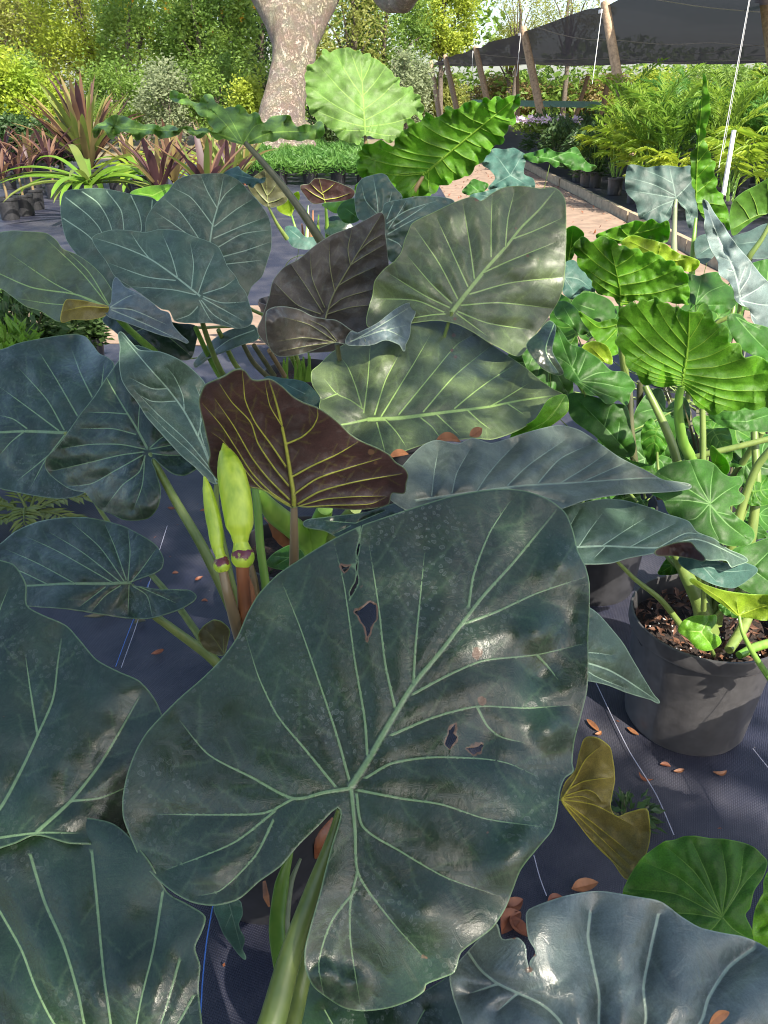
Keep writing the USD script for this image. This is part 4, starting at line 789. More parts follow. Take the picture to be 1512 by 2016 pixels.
L('H', 'leaf_pine', '1395,815 1440,810 1512,800 1545,810 1530,845 1470,850 1420,838', (1470, 830), 2.05, 50, 0, ['1470,830 1520,815', '1470,830 1420,828'], label='shaded leaf below the large glowing leaf', base=False)
for (pts, r, m_) in [([(1120, 720, 2.2), (1160, 790, 2.25), (1195, 860, 2.32), (1225, 930, 2.4), (1290, 1040, 2.75)], [.007, .009, .010, .012], 'stalk_bright'),
                     ([(1190, 640, 2.6), (1150, 690, 2.62), (1120, 760, 2.66)], [.008, .01, .01], 'stalk_olive'),
                     ([(1500, 850, 2.3), (1430, 960, 2.5), (1380, 1020, 2.7)], [.01, .012, .014], 'stalk_green'),
                     ([(1260, 750, 2.5), (1262, 850, 2.6), (1300, 980, 2.75)], [.01, .012, .014], 'stalk_olive'),
                     ([(1445, 600, 2.5), (1440, 620, 2.5), (1390, 650, 2.55), (1350, 800, 2.65)], [.006, .008, .01], 'stalk_green')]:
    stalk(PL['H'], [P(*q) for q in pts], r, m_)
# more shaded leaves filling the heart of the plant
def heart(cx, cy, s, ang, ratio=.8):
    t = np.array([(0, -1.0), (.28, -.72), (.52, -.35), (.62, .05), (.52, .42), (.28, .60), (.06, .42), (0, .30), (-.06, .42), (-.28, .60), (-.52, .42), (-.62, .05), (-.52, -.35), (-.28, -.72)]) * [s * ratio, s]
    a = math.radians(ang); m = np.array([[math.cos(a), -math.sin(a)], [math.sin(a), math.cos(a)]])
    c_ = np.array([cx, cy]); f_ = lambda x, y: c_ + m @ (np.array([x, y]) * [s * ratio, s])
    vs = [np.array([f_(0, .28), f_(0, -.35), f_(.0, -.93)])] + [np.array([f_(0, y0), f_(sg * x1 * .5, (y0 + y1) / 2 + .06), f_(sg * x1, y1)]) for sg in (-1, 1) for y0, x1, y1 in ((.25, .5, .38), (.22, .55, .05), (.05, .5, -.25), (-.2, .36, -.52))]
    return (c_ + t @ m.T), f_(0, .28), vs
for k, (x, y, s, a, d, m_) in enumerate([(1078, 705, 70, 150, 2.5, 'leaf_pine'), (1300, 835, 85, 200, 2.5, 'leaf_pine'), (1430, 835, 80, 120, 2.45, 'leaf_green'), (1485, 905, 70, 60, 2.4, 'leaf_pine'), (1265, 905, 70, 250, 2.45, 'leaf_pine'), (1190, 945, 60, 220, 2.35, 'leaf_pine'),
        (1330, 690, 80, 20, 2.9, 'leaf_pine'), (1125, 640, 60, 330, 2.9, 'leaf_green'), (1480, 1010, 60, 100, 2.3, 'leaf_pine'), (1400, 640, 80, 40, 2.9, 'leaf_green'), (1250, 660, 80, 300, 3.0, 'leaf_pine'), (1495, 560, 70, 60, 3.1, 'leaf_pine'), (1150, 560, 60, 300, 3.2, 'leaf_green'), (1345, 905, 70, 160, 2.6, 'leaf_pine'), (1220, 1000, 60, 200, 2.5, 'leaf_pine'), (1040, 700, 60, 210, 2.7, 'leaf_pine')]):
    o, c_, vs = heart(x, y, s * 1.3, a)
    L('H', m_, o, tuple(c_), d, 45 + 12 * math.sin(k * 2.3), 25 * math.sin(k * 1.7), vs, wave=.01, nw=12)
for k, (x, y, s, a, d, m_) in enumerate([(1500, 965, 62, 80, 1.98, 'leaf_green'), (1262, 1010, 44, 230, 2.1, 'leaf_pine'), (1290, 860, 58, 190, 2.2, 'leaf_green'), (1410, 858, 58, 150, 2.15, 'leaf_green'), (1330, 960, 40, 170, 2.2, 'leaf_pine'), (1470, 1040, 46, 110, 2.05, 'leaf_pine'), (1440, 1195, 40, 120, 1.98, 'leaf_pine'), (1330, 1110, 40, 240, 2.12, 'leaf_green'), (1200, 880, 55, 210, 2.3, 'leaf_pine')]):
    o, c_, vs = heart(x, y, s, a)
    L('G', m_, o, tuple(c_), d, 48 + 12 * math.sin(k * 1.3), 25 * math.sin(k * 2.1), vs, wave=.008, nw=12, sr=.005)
# grassy strap tuft in the pot behind
for k in range(70):
    a = rng.uniform(0, 6.28); b = BASE[PL['H']] + [-.12 + .1 * math.cos(a), -.25 + .1 * math.sin(a), -.05]
    t_ = b + [.22 * math.cos(a), .22 * math.sin(a), rng.uniform(.22, .6)]
    stalk(PL['H'], [b, b + (t_ - b) * .5 + [0, 0, .06], t_], [.006, .006, .001], 'stalk_olive', name='strap_leaf', sides=5, flat=.25)

# ---- S: charcoal leaf
mS = Blade('''753,419 724,430 690,448 655,461 620,483 589,509 559,526 537,553 530,583 515,627 506,649 515,668 540,690 600,695 680,690 740,680 765,640 768,560 764,505 759,461''', (640, 620), 2.3, 80, 8,
  [('637,640 655,583 690,522 724,465 751,422', 3.2, 1.4), '635,614 598,557 574,522', '639,605 615,548 611,500', '659,574 650,526 648,478', '690,522 685,490 693,452', '630,618 585,600 541,557', '646,609 676,587 733,570', '668,561 698,544 738,526', '690,522 716,505 755,483', '646,618 690,605 740,600', '706,495 725,478 752,462'], under=1, noise=.03)
mF = Blade('''524,614 537,605 559,603 589,609 615,622 637,627 663,631 690,649 703,655 712,662 720,672 703,681 663,675 646,679 611,692 576,701 546,701 532,688 524,662''', (663, 675), 1.90, 88, -8,
  ['660,674 600,665 545,672', '660,672 610,640 560,625', '658,674 600,682 550,692', '662,670 640,645 610,630'], under=1, noise=.03, bends=[(540, 640, -.10, 60)])
mT = Blade('''690,652 703,655 742,636 777,609 803,596 816,601 818,618 810,636 807,662 799,679 796,692 786,679 759,670 733,679 703,681 680,676''', (690, 672), 1.885, 52, -8, ['690,672 740,655 800,640', '700,668 750,640 806,605', '720,662 760,650 800,668'], noise=.03, bends=[(810, 600, .04, 30)])
pS = add_leaf(PL['S'], 'leaf_char', [mS, mF, mT], 'charcoal leaf seen from below with its back lobes folded forward')
stalk(pS, arc(mF.at_px(663, 676, .02), BASE[PL['S']]), [.006, .008, .01, .013, .016], 'stalk_olive')
# ---- D: left back
L('D', 'leaf_teal', '''181,469 190,461 218,453 250,453 286,457 317,451 357,455 381,465 405,473 429,485 440,505 448,524 464,544 472,560 484,576 492,600 498,624 492,640 472,647 448,643 417,636 389,636 345,632 333,612 317,608 290,588 262,568 226,544 210,516 190,489''', (393, 582), 2.75, 44, 14,
  [('393,582 345,544 294,509 238,485 187,469', 3.2, 1.4), '377,568 381,520 375,481', '391,576 405,536 421,501', '350,548 338,505 320,462', '294,509 275,485 260,462', '401,578 440,565 462,550', '401,584 437,596 484,594', '401,588 437,608 480,632', '397,592 421,620 468,647', '393,592 413,628 420,634', '389,604 373,620 345,630', '385,580 337,570 254,564', '345,552 290,545 214,518'], label='blue-green leaf in front of the other two', bends=[(300, 455, .06, 60)], noise=.03, bulge=.01, path=[(400, 640, 2.85), (440, 740, 3.1), (500, 800, 3.4)], sr=.011)
L('D', 'leaf_teal', '''286,449 290,425 306,401 329,378 349,354 377,344 405,342 440,342 468,354 488,374 512,401 528,425 534,449 534,489 528,509 516,544 496,564 484,590 440,620 380,600 320,540 290,490''', (417, 490), 3.1, 58, 8,
  [('410,500 419,441 429,405 440,350', 3.2, 1.4), '420,445 377,390 341,370', '427,409 409,378 397,350', '429,405 444,382 468,362', '423,445 464,413 496,393', '421,469 476,445 520,429', '432,485 476,461 528,453', '440,505 484,493 530,477', '444,520 490,515 515,512', '405,490 357,420 325,393', '395,480 340,440 310,420', '400,500 350,480 300,455', '405,520 350,530 320,520'], label='round blue-green upright leaf', noise=.03, bulge=.009)
L('D', 'leaf_teal', '127,378 159,372 190,370 222,374 258,382 306,393 330,450 320,520 260,565 222,572 194,552 175,520 151,501 131,473 123,445 119,409', (240, 560), 3.2, 50, -6, ['163,378 194,401 218,445 235,540', '131,390 175,425 198,453 232,545', '258,385 274,421 278,453 245,550', '125,430 180,470 230,550', '210,376 240,420 245,540', '300,395 290,470 250,552'], label='plain round leaf behind on the left', noise=.02)
L('D', 'leaf_olive', '''-60,470 0,457 24,454 60,456 91,459 111,473 123,489 151,501 179,520 206,548 226,585 222,606 206,622 175,628 143,628 119,634 110,632 79,612 52,604 24,584 0,568 -60,560''', (216, 606), 2.5, 42, -6,
  [('216,606 150,580 60,565 -40,520', 3, 1.4), '212,600 160,536 90,470', '214,600 175,536 130,493', '200,602 110,560 20,500', '190,603 100,598 36,588'], label='wide leaf at the left edge with a folded rim', noise=.03, bends=[(150, 510, .05, 60)], path=[(240, 635, 2.6), (302, 691, 2.9), (400, 770, 3.4)], sr=.012, smat='stalk_bright')
L('D', 'leaf_char', '226,546 246,564 270,576 295,592 317,610 333,616 341,640 357,659 371,675 349,668 317,660 278,646 246,634 214,624 206,612 218,596', (218, 606), 2.46, 30, -10, ['218,606 260,610 330,640', '218,604 250,585 270,578', '220,610 280,635 360,672'], base=False, label='torn dark back lobe', noise=.03, bends=[(300, 640, .04, 40)])
L('D', 'leaf_moss', '123,608 131,590 150,590 167,592 192,598 214,604 206,622 175,630 143,630 121,634', (214, 606), 2.44, 75, 0, ['214,606 165,604 128,612'], under=1, base=False, label='folded yellow rim')
L('D', 'leaf_dark', '202,628 222,650 250,672 278,690 320,703 373,708 385,680 387,643 349,636 290,622 240,612', (300, 640), 2.95, 40, 0, ['300,640 340,670 375,700', '300,640 250,660'], label='dark leaf in the shade below')
L('D', 'leaf_teal', '381,715 400,690 421,667 450,650 476,643 500,640 509,666 476,679 440,694 417,702 385,724', (500, 650), 3.0, 20, -10, ['500,650 450,670 395,712'], label='thin folded blue leaf', base=False)
for (pts, r, m_) in [([(385, 645, 2.9), (410, 700, 3.05), (440, 750, 3.25), (500, 800, 3.5)], [.009, .011, .013], 'stalk_bright'), ([(430, 650, 3.0), (465, 720, 3.2), (530, 790, 3.6)], [.009, .011, .013], 'stalk_green'),
                     ([(470, 660, 3.1), (500, 715, 3.3), (560, 770, 3.7)], [.009, .011, .013], 'stalk_olive'), ([(500, 680, 3.3), (540, 740, 3.6)], [.01, .012], 'stalk_olive'), ([(530, 690, 3.4), (560, 740, 3.7)], [.01, .012], 'stalk_tan')]:
    stalk(PL['D'], [P(*q) for q in pts], r, m_)
for k in range(14):
    x = rng.uniform(555, 612); b = P(x + rng.uniform(-6, 6), 765, 3.85)
    stalk(PL['D'], [b, P(x, 700 + rng.uniform(-15, 25), 3.75)], [.016, .004], 'stalk_bright', name='leaf_sheath', sides=6, flat=.4)
L('D', 'leaf_sea', '520,745 560,745 600,752 628,780 628,800 590,790 550,780', (600, 775), 2.3, 40, 0, ['600,775 560,755'], base=False, label='pale leaf edge behind the brown leaf')

# ---- U: light green tall plant
L('U', 'leaf_fresh', '''603,186 601,141 606,130 613,126 620,121 628,115 632,105 638,98 650,101 663,99 672,95 681,92 692,98 704,99 716,106 729,107 740,118 754,124 762,135 771,140 778,150 786,152 788,170 800,172 810,170 816,182 826,190 833,212 831,234 822,228 810,229 802,240 795,246 790,262 785,272 770,280 750,274 735,270 722,268 719,262 716,268 704,284 694,281 673,276 648,251 623,236 608,216''', (719, 262), 3.5, 66, 8,
  pin('719,262 714,176 709,108', [(.03, 650, 250), (.08, 615, 215), (.16, 606, 170), (.28, 625, 125), (.45, 660, 105), (.65, 690, 100), (.03, 785, 268), (.08, 828, 225), (.16, 810, 178), (.3, 785, 155), (.48, 760, 132), (.66, 735, 112)], .04, 3.2), label='bright lime leaf standing upright', wave=.014, nw=24, bulge=.004, scal=(4, 30), noise=.03, path=[(720, 300, 3.55), (715, 360, 3.65), (690, 430, 3.75)], sr=.011, smat='stalk_tan')
L('U', 'leaf_green', '''1024,187 1008,188 992,194 982,190 968,194 952,195 942,203 930,198 916,200 906,216 892,211 876,213 871,228 866,232 856,228 846,227 836,222 831,241 818,238 805,237 800,252 790,262 780,272 775,286 762,284 750,277 735,283 722,283 712,290 706,305 704,330 704,348 716,350 735,352 750,345 765,350 775,360 786,388 816,388 830,384 851,381 862,372 876,363 890,360 901,352 921,347 932,335 942,323 955,312 962,306 967,292 985,284 992,276 997,257 1012,242 1017,217 1022,205''', (835, 344), 3.1, 96, 6,
  pin('833,345 841,338 901,287 962,237 1020,190', [(.02, 760, 345), (.04, 720, 340), (.08, 715, 310), (.14, 735, 288), (.22, 775, 290), (.3, 800, 258), (.4, 832, 245), (.52, 865, 236), (.64, 905, 220), (.78, 945, 205), (.02, 800, 384), (.06, 845, 378), (.12, 875, 360), (.2, 905, 348), (.32, 940, 320), (.45, 965, 295), (.6, 993, 270), (.75, 1010, 240)], .05, 4),
  under=1, label='vivid green leaf seen from below against the light', wave=.022, nw=26, scal=(6, 32), noise=.04, path=[(822, 365, 3.12), (805, 395, 3.16), (770, 470, 3.3), (720, 560, 3.6)], sr=.011, smat='stalk_tan')
L('U', 'leaf_fresh', '''181,261 191,246 205,237 221,229 230,225 241,226 252,233 261,239 302,246 342,249 402,254 417,254 402,231 372,211 337,194 333,181 345,180 352,181 372,194 392,204 396,194 402,186 410,186 417,188 430,204 442,216 452,210 467,206 476,212 483,216 493,222 503,222 518,238 533,231 553,228 571,226 574,240 586,247 598,248 615,243 633,241 640,250 637,262 623,277 604,272 583,279 560,272 533,279 508,280 483,287 460,278 442,276 427,274 412,262 400,268 387,272 374,260 362,257 352,262 342,267 330,272 317,276 307,264 297,262 284,270 271,275 256,262 241,257 230,268 221,274 210,262 201,257 193,266 186,271''', (483, 282), 3.0, 30, 0,
  [('483,283 420,262 340,258 200,250', 3, 1.4), ('483,283 530,262 620,258', 2.6, 1.2), '470,278 440,240 400,205', '480,280 500,250 520,240', '478,281 460,245 445,220', '430,264 410,250'], label='ruffled leaf seen edge on', wave=.07, nw=26, scal=(5, 36), noise=.04, path=[(500, 300, 3.0), (553, 362, 3.02), (600, 425, 3.04), (640, 490, 3.1), (700, 620, 3.5)], sr=.015, smat='stalk_olive')
L('U', 'leaf_sea', '440,342 469,327 474,334 496,347 510,352 523,349 520,359 505,362 496,370 485,362 476,359 455,350', (490, 350), 3.3, 20, 0, ['490,350 455,342', '490,350 515,352'], wave=.02, nw=9, base=False, label='teal ruffled leaf scrap')
L('U', 'leaf_lime', '255,382 286,368 317,364 345,366 330,380 310,395 280,392', (300, 385), 3.6, 35, 0, ['300,385 335,368', '300,385 270,380'], base=False, label='sunlit yellow-green leaf behind the round leaf')
L('U', 'leaf_green', '700,365 740,345 800,352 850,375 840,392 790,392 740,398 705,392', (770, 390), 3.5, 85, 0, ['770,390 730,360', '770,390 820,370'], under=1, base=False, wave=.01, nw=10, label='green leaf under the vivid one')
# blue leaves right behind the charcoal one
L('S', 'leaf_teal', '698,395 703,365 712,352 724,347 740,343 751,341 762,346 768,356 780,372 792,388 770,420 755,440 724,436 705,430', (745, 430), 2.75, 70, 0, ['745,430 742,390 735,350', '744,425 765,400 772,375', '742,420 720,395 712,365', '744,428 760,415 785,395'], label='crinkled blue leaf', noise=.04)
L('S', 'leaf_teal', '755,404 786,393 829,386 873,388 895,398 870,425 825,450 803,480 796,505 768,515 760,470', (765, 440), 2.55, 55, 0, ['762,440 800,415 860,395', '765,450 785,420 800,395', '765,460 800,440 830,425', '765,470 785,480 796,495', '762,430 770,410 775,400', '775,445 815,420 845,400'], label='blue leaf with fine pale veins', noise=.03)
L('S', 'leaf_pine', '663,417 672,400 685,393 700,391 707,412 708,432 690,440 676,437', (700, 425), 2.85, 60, 0, ['700,425 680,410'], label='small dark green leaf', base=False)
L('S', 'leaf_lime', '634,402 660,398 692,396 676,405 662,420 645,412', (680, 402), 2.95, 40, 0, [], label='small light green leaf', base=False)

# ---- N small olive plant further back
L('N', 'leaf_olive', '488,362 511,340 533,330 552,360 566,393 552,405 528,408 511,398', (528, 406), 4.6, 82, 0, pin('528,406 522,340', [(.1, 500, 368), (.1, 558, 388), (.3, 510, 350), (.3, 545, 360)], .05, 1.3), under=1, label='cupped olive leaf', path=[(545, 440, 4.7), (565, 470, 4.8)], sr=.010)
L('N', 'leaf_brown', '591,366 608,362 621,351 645,353 675,363 698,376 692,391 662,397 640,399 616,401 599,383', (640, 398), 4.4, 88, 0, pin('640,398 628,352', [(.1, 600, 370), (.1, 690, 380), (.4, 660, 360), (.3, 612, 362)], .05, 1.3), under=1, label='brown-backed cupped leaf', path=[(643, 430, 4.5), (645, 470, 4.6)], sr=.010, smat='stalk_bright')
L('N', 'leaf_lime', '545,410 567,393 580,380 588,378 590,391 577,417 572,426', (574, 424), 5.0, 80, 0, ['574,424 580,390'], under=1, label='pale yellow young leaf', path=[(582, 450, 5.0), (590, 480, 5.1)], sr=.008, smat='stalk_bright')
L('N', 'leaf_sea', '562,447 582,447 601,466 625,469 612,490 577,486 566,470', (590, 468), 4.9, 40, 0, ['590,468 570,452'], label='low grey-green leaf')
L('N', 'leaf_dark', '645,430 668,425 690,440 700,455 670,465 640,458', (680, 440), 4.5, 50, 0, [], label='low dark leaf')
for k, x in enumerate((604, 616, 624, 630, 598, 611)):
    b = P(x, 475, 5.0 + .05 * k)
    stalk(PL['N'], [b, P(x + rng.uniform(-4, 4), 405 + 9 * k % 40, 5.0)], [.014, .004], ['stalk_bright', 'dry_leaf', 'stalk_bright', 'stalk_green', 'dry_leaf', 'dry_pale'][k], name='leaf_sheath', sides=6, flat=.5)

# ---- V right back
L('V', 'leaf_far', '''1237,326 1255,325 1272,330 1290,327 1318,326 1340,329 1360,327 1369,350 1367,370 1370,393 1374,421 1371,437 1358,450 1351,432 1349,412 1342,406 1332,396 1323,408 1321,426 1312,437 1299,440 1279,437 1266,432 1259,432 1254,412 1250,397 1237,384 1231,373 1231,353''', (1331, 393), 4.9, 62, -4,
  [('1331,393 1326,365 1321,344 1318,328', 1.8, 1), '1328,390 1300,385 1240,375', '1328,385 1290,365 1240,350', '1329,394 1300,405 1265,425', '1332,394 1350,410 1362,435', '1332,388 1350,370 1364,355', '1325,398 1315,415 1305,432', '1324,360 1295,345 1270,335'], label='spread blue-green leaf with drooping lobes', wave=.02, nw=16, path=[(1329, 410, 4.9), (1327, 480, 4.95), (1328, 560, 5.0)], sr=.016, smat='stalk_pale', noise=.025)
L('V', 'leaf_green', '''1385,144 1389,152 1393,170 1398,202 1397,225 1391,250 1388,275 1395,294 1400,311 1408,320 1406,338 1411,355 1413,377 1424,384 1426,399 1433,415 1437,432 1436,454 1424,440 1411,434 1398,428 1386,432 1379,415 1373,408 1369,382 1362,360 1360,333 1361,298 1371,288 1371,250 1376,215 1382,180''', (1370, 430), 4.4, 85, 12,
  [('1369,430 1371,360 1374,290 1380,220 1385,150', 2.4, 1), '1371,400 1395,400 1425,405', '1371,380 1395,360 1408,345', '1372,350 1390,330 1402,318', '1373,320 1385,305 1393,295', '1370,415 1400,425 1430,430', '1374,290 1384,275'], under=1, label='narrow tall leaf standing on edge', wave=.015, nw=18, scal=(3, 26), path=[(1366, 470, 4.4), (1363, 520, 4.45), (1360, 620, 4.6)], sr=.014, noise=.04, smat='stalk_bright')
L('V', 'leaf_pine', '1436,426 1444,395 1465,377 1487,366 1520,352 1540,390 1520,415 1487,432 1465,448 1444,464 1438,450', (1520, 430), 3.9, 88, 0, pin('1530,420 1490,425 1444,450', [(.2, 1510, 360), (.4, 1475, 375), (.6, 1450, 395)], .05, 1.8), under=1, label='olive leaf underside at the right edge', path=[(1500, 470, 3.95), (1474, 507, 4.0), (1450, 560, 4.2)], sr=.014)
L('V', 'leaf_far', '1440,470 1475,455 1512,440 1540,460 1530,500 1490,510 1450,495', (1500, 475), 4.3, 30, 0, ['1500,475 1455,480'], label='low blue-green leaf at the right edge')
L('V', 'leaf_far', '1370,470 1400,460 1425,480 1410,500 1385,520 1370,505', (1400, 485), 4.3, 30, 0, ['1400,485 1378,500'], label='low crumpled blue leaf')
# ---- W
L('W', 'leaf_sea', '949,323 960,305 972,292 992,294 1012,291 1025,298 1037,307 1033,325 1032,343 1050,352 1052,370 1020,375 1000,368 962,373 975,350 965,335', (1005, 345), 5.6, 40, 0, ['1005,345 980,310', '1005,345 1025,310', '1005,345 1030,360', '1005,345 975,362'], wave=.03, nw=12, label='blue-green ruffled leaf', noise=.06)
L('W', 'leaf_pine', '1030,308 1055,298 1078,291 1092,298 1110,300 1133,289 1148,310 1160,322 1175,328 1160,338 1140,334 1123,334 1108,322 1093,330 1078,318 1060,322', (1085, 312), 5.6, 45, 0, ['1085,312 1120,300 1140,305', '1085,312 1050,308', '1085,314 1130,328'], wave=.03, nw=14, label='dark green ruffled leaf', noise=.06)
L('W', 'leaf_pine', '910,379 922,362 932,352 945,356 962,363 955,375 940,385', (940, 375), 5.5, 50, 0, ['940,375 925,362'], wave=.02, nw=9, label='small dark green leaf')
L('W', 'leaf_sea', '925,385 950,378 990,368 1030,372 1030,395 980,400 930,400', (980, 390), 5.4, 50, 0, ['980,390 945,384', '980,390 1015,376'], wave=.02, nw=9, label='pale low leaf')

# ---- B: green leaf group, right front corner
L('B', 'leaf_green', '''1226,1758 1248,1710 1274,1680 1308,1657 1328,1653 1347,1646 1372,1646 1399,1650 1430,1652 1464,1659 1485,1668 1498,1680 1511,1697 1502,1728 1485,1754 1477,1788 1468,1801 1481,1831 1485,1860 1440,1890 1360,1860 1290,1810 1240,1790''', (1420, 1805), 1.22, 42, 6,
  ['1420,1805 1330,1760 1239,1750', '1420,1803 1340,1730 1268,1697', '1420,1800 1370,1720 1313,1668', '1420,1800 1395,1730 1364,1660', '1422,1800 1430,1730 1420,1662', '1424,1800 1455,1740 1464,1672', '1424,1802 1465,1740 1500,1702', '1416,1808 1370,1800 1290,1795', '1418,1810 1400,1830 1360,1850', '1424,1808 1445,1830 1475,1848'], label='rounded green leaf in front', wave=.006, nw=14, bulge=.006)
L('B', 'leaf_lime', '1530,1705 1512,1715 1503,1735 1502,1760 1488,1785 1482,1815 1484,1850 1500,1872 1540,1880 1580,1800', (1540, 1800), 1.1, 50, 10, ['1540,1800 1505,1770', '1540,1800 1495,1830'], label='light green leaf cut by the right edge')

for (x, y, s, a, d) in [(1745, 1392, 115, 30, 1.58), (1660, 1250, 70, 200, 1.66), (1640, 1530, 60, 100, 1.5)]:
    o, c_, vs = heart(x, y, s, a)
    L('B', 'leaf_green', o, tuple(c_), d, 28, 20, vs, wave=.008, nw=16, label=None)
# loose dry leaves lying on the blades and ground
def litter(px, py, d, L_, W_, yaw, material, label, name='fallen_leaf', ground=False, group=None, tilt=None):
    c = G(px, py, .012) if ground else P(px, py, d)
    L_ *= .78; W_ *= .78; n = 9; lr = np.random.default_rng(int(px * 7 + py)); curl = lr.uniform(-.3, .9); bow = lr.uniform(-.25, .25)
    t = np.linspace(-1, 1, n)
    w = W_ * (1 - np.abs(t) ** 2.2) + .0015
    w[0] = w[-1] = .0012
    top_ = []
    for i in range(n):
        z = curl * .5 * L_ * (t[i] ** 2) * .5; yb = bow * L_ * t[i] ** 2
        top_ += [(t[i] * L_ / 2, yb - w[i] / 2, z + .14 * w[i]), (t[i] * L_ / 2, yb, z), (t[i] * L_ / 2, yb + w[i] * .4, z + .45 * w[i])]
    v = np.array(top_)
    f = []
    for i in range(n - 1):
        for j in range(2):
            a = i * 3 + j; f += [[a, a + 3, a + 4], [a, a + 4, a + 1]]
    f = np.array(f)
    v = np.vstack([v, v - [0, 0, .0012]]); m_ = len(top_)
    f = np.vstack([f, f[:, ::-1] + m_])
    cy, sy = math.cos(yaw), math.sin(yaw)
    v = v @ np.array([[cy, sy, 0], [-sy, cy, 0], [0, 0, 1]])
    if tilt is not None:
        nn = normal_of(*tilt); x = np.cross([0, 1, 0], nn); x /= np.linalg.norm(x); y = np.cross(nn, x)
        v = v @ np.stack([x, y, nn])
    return top(name, (v + c, f), material, label, 'dry leaf', group)
bm = lambda px, py: 1.85
litter(880, 862, 1.76, .075, .028, .1, 'dry_leaf', 'curled orange dry leaf on the olive leaf, left of the pale one', tilt=(30, 8))
litter(936, 854, 1.79, .05, .030, .7, 'dry_leaf', 'small pale dry leaf beside the orange one on the olive leaf', tilt=(30, 8))
litter(784, 893, 1.66, .055, .020, .3, 'dry_leaf', 'dry brown leaf at the upper right edge of the brown leaf', tilt=(30, 8))
GR = 'dry leaves scattered on the weed mat'
GL = 'small brown dry leaf fallen on the dark weed mat'
for (x, y, L_, W_, yaw, m_) in [(312, 1285, .055, .02, .6, 'dry_red'), (345, 1128, .03, .016, .2, 'dry_red'), (390, 1140, .045, .016, .9, 'dry_red'), (403, 1182, .03, .014, 0, 'dry_red'), (338, 1002, .05, .02, -.2, 'dry_red'), (155, 988, .03, .015, 0, 'dry_red'), (275, 1222, .05, .03, .4, 'stalk_olive'),
    (1310, 1505, .035, .014, -.3, 'dry_red'), (1338, 1518, .04, .012, .2, 'dry_leaf'), (1420, 1524, .05, .014, .1, 'dry_leaf'), (1268, 1535, .05, .01, -.7, 'dry_red'),
    (1002, 1812, .09, .05, .8, 'dry_red'), (1020, 1830, .08, .05, 2.2, 'dry_red'), (1010, 1785, .07, .04, .2, 'dry_red'), (1090, 1768, .05, .02, .3, 'dry_red'), (405, 1005, .06, .02, .1, 'dry_red'), (95, 1195, .05, .02, .1, 'dry_red'), (1180, 1445, .03, .012, .5, 'dry_leaf')]:
    litter(x, y, 0, L_, W_, yaw, m_, GL, ground=True, group=GR)
litter(1148, 1745, 0, .085, .036, .25, 'dry_leaf', 'broad tan dry leaf on the dark mat above the grey leaf', ground=True)
litter(1167, 1428, 0, .07, .018, -1.1, 'dry_leaf', 'bright orange curled dry leaf on the mat left of the sunlit pot', ground=True)
litter(1245, 1440, 0, .05, .014, -.9, 'dry_leaf', 'orange dry leaf against the foot of the sunlit pot', ground=True)
litter(1412, 2002, .77, .035, .012, .5, 'dry_leaf', 'bright orange curl lying on the pale grey front leaf', tilt=(25, 4))
litter(205, 1210, 0, .16, .03, .75, 'stalk_olive', 'long dark dead leaf on the mat under the flat leaf', ground=True)

# pots of the foreground
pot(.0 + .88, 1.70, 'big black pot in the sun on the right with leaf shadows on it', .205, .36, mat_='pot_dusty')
pot(.76, 2.40, 'black pot in deep shade behind the big torn leaf', .20, .35)
pot(-.26, 1.20, 'black pot under the big torn leaf, seen through its notch', .19, .34)
pot(-.26, 2.08, 'black pot holding the thick bright green stems with dry sheaths', .20, .35)
pot(-.13, .36, 'black pot at the bottom, almost hidden under the leaves', .19, .33)
pot(1.38, 2.78, 'black pot behind the glowing green leaves', .20, .35)
pot(-.42, 3.84, 'black pot of the blue-green plant at the back', .20, .35)
pot(.02, 3.08, 'black pot of the charcoal-leaved plant', .19, .34)
pot(.07, 3.9, 'black pot of the tall light green plant', .20, .35)
pot(1.85, 4.63, 'black pot of the narrow-leaved tall plant', .20, .35)
pot(1.0, 6.22, 'small black pot beside the dirt path', .16, .3)
pot(-.75, 5.6, 'small black pot of the olive plant', .16, .3)
pot(1.02, .80, 'black pot in the right front corner under the pale leaf', .17, .28)

# ------------------------------------------------------------------ SURROUNDINGS
def cards(cen, L_, W_, spread=1.0, seed=0, up=.35, nrm=None):
    """Small folded leaves (rhombs) at the points cen."""
    r = np.random.default_rng(seed); n = len(cen)
    a = r.normal(size=(n, 3)); a[:, 2] *= .6; a /= np.linalg.norm(a, axis=1, keepdims=True)
    m = r.normal(size=(n, 3)); m[:, 2] += up * 2
    b = np.cross(m, a); b /= np.linalg.norm(b, axis=1, keepdims=True) + 1e-9
    s = r.uniform(.6, 1.3, n)[:, None]
    la, wb = a * L_ * s / 2, b * W_ * s / 2
    nn = np.cross(a, b) * W_ * s * .18
    v = np.stack([cen - la, cen - la * .1 + wb + nn, cen + la, cen - la * .1 - wb + nn], 1).reshape(-1, 3)
    i = np.arange(n)[:, None] * 4
    return v, np.vstack([i + [0, 2, 1], i + [0, 3, 2]])

def clump_points(c, rad, n_cl, per, cl_r, seed, shell=.55, flat_bottom=-.8):
    r = np.random.default_rng(seed)
    d = r.normal(size=(n_cl, 3)); d /= np.linalg.norm(d, axis=1, keepdims=True)
    rr = (shell + (1 - shell) * r.uniform(0, 1, n_cl)) ** .8
    d[:, 2] = np.maximum(d[:, 2], flat_bottom)
    cc = c + d * rr[:, None] * np.asarray(rad)
    k = np.repeat(np.arange(n_cl), per)
    off = r.normal(size=(len(k), 3)) * np.asarray(cl_r) * r.uniform(.5, 1.3, n_cl)[k][:, None]
    return cc[k] + off, cc

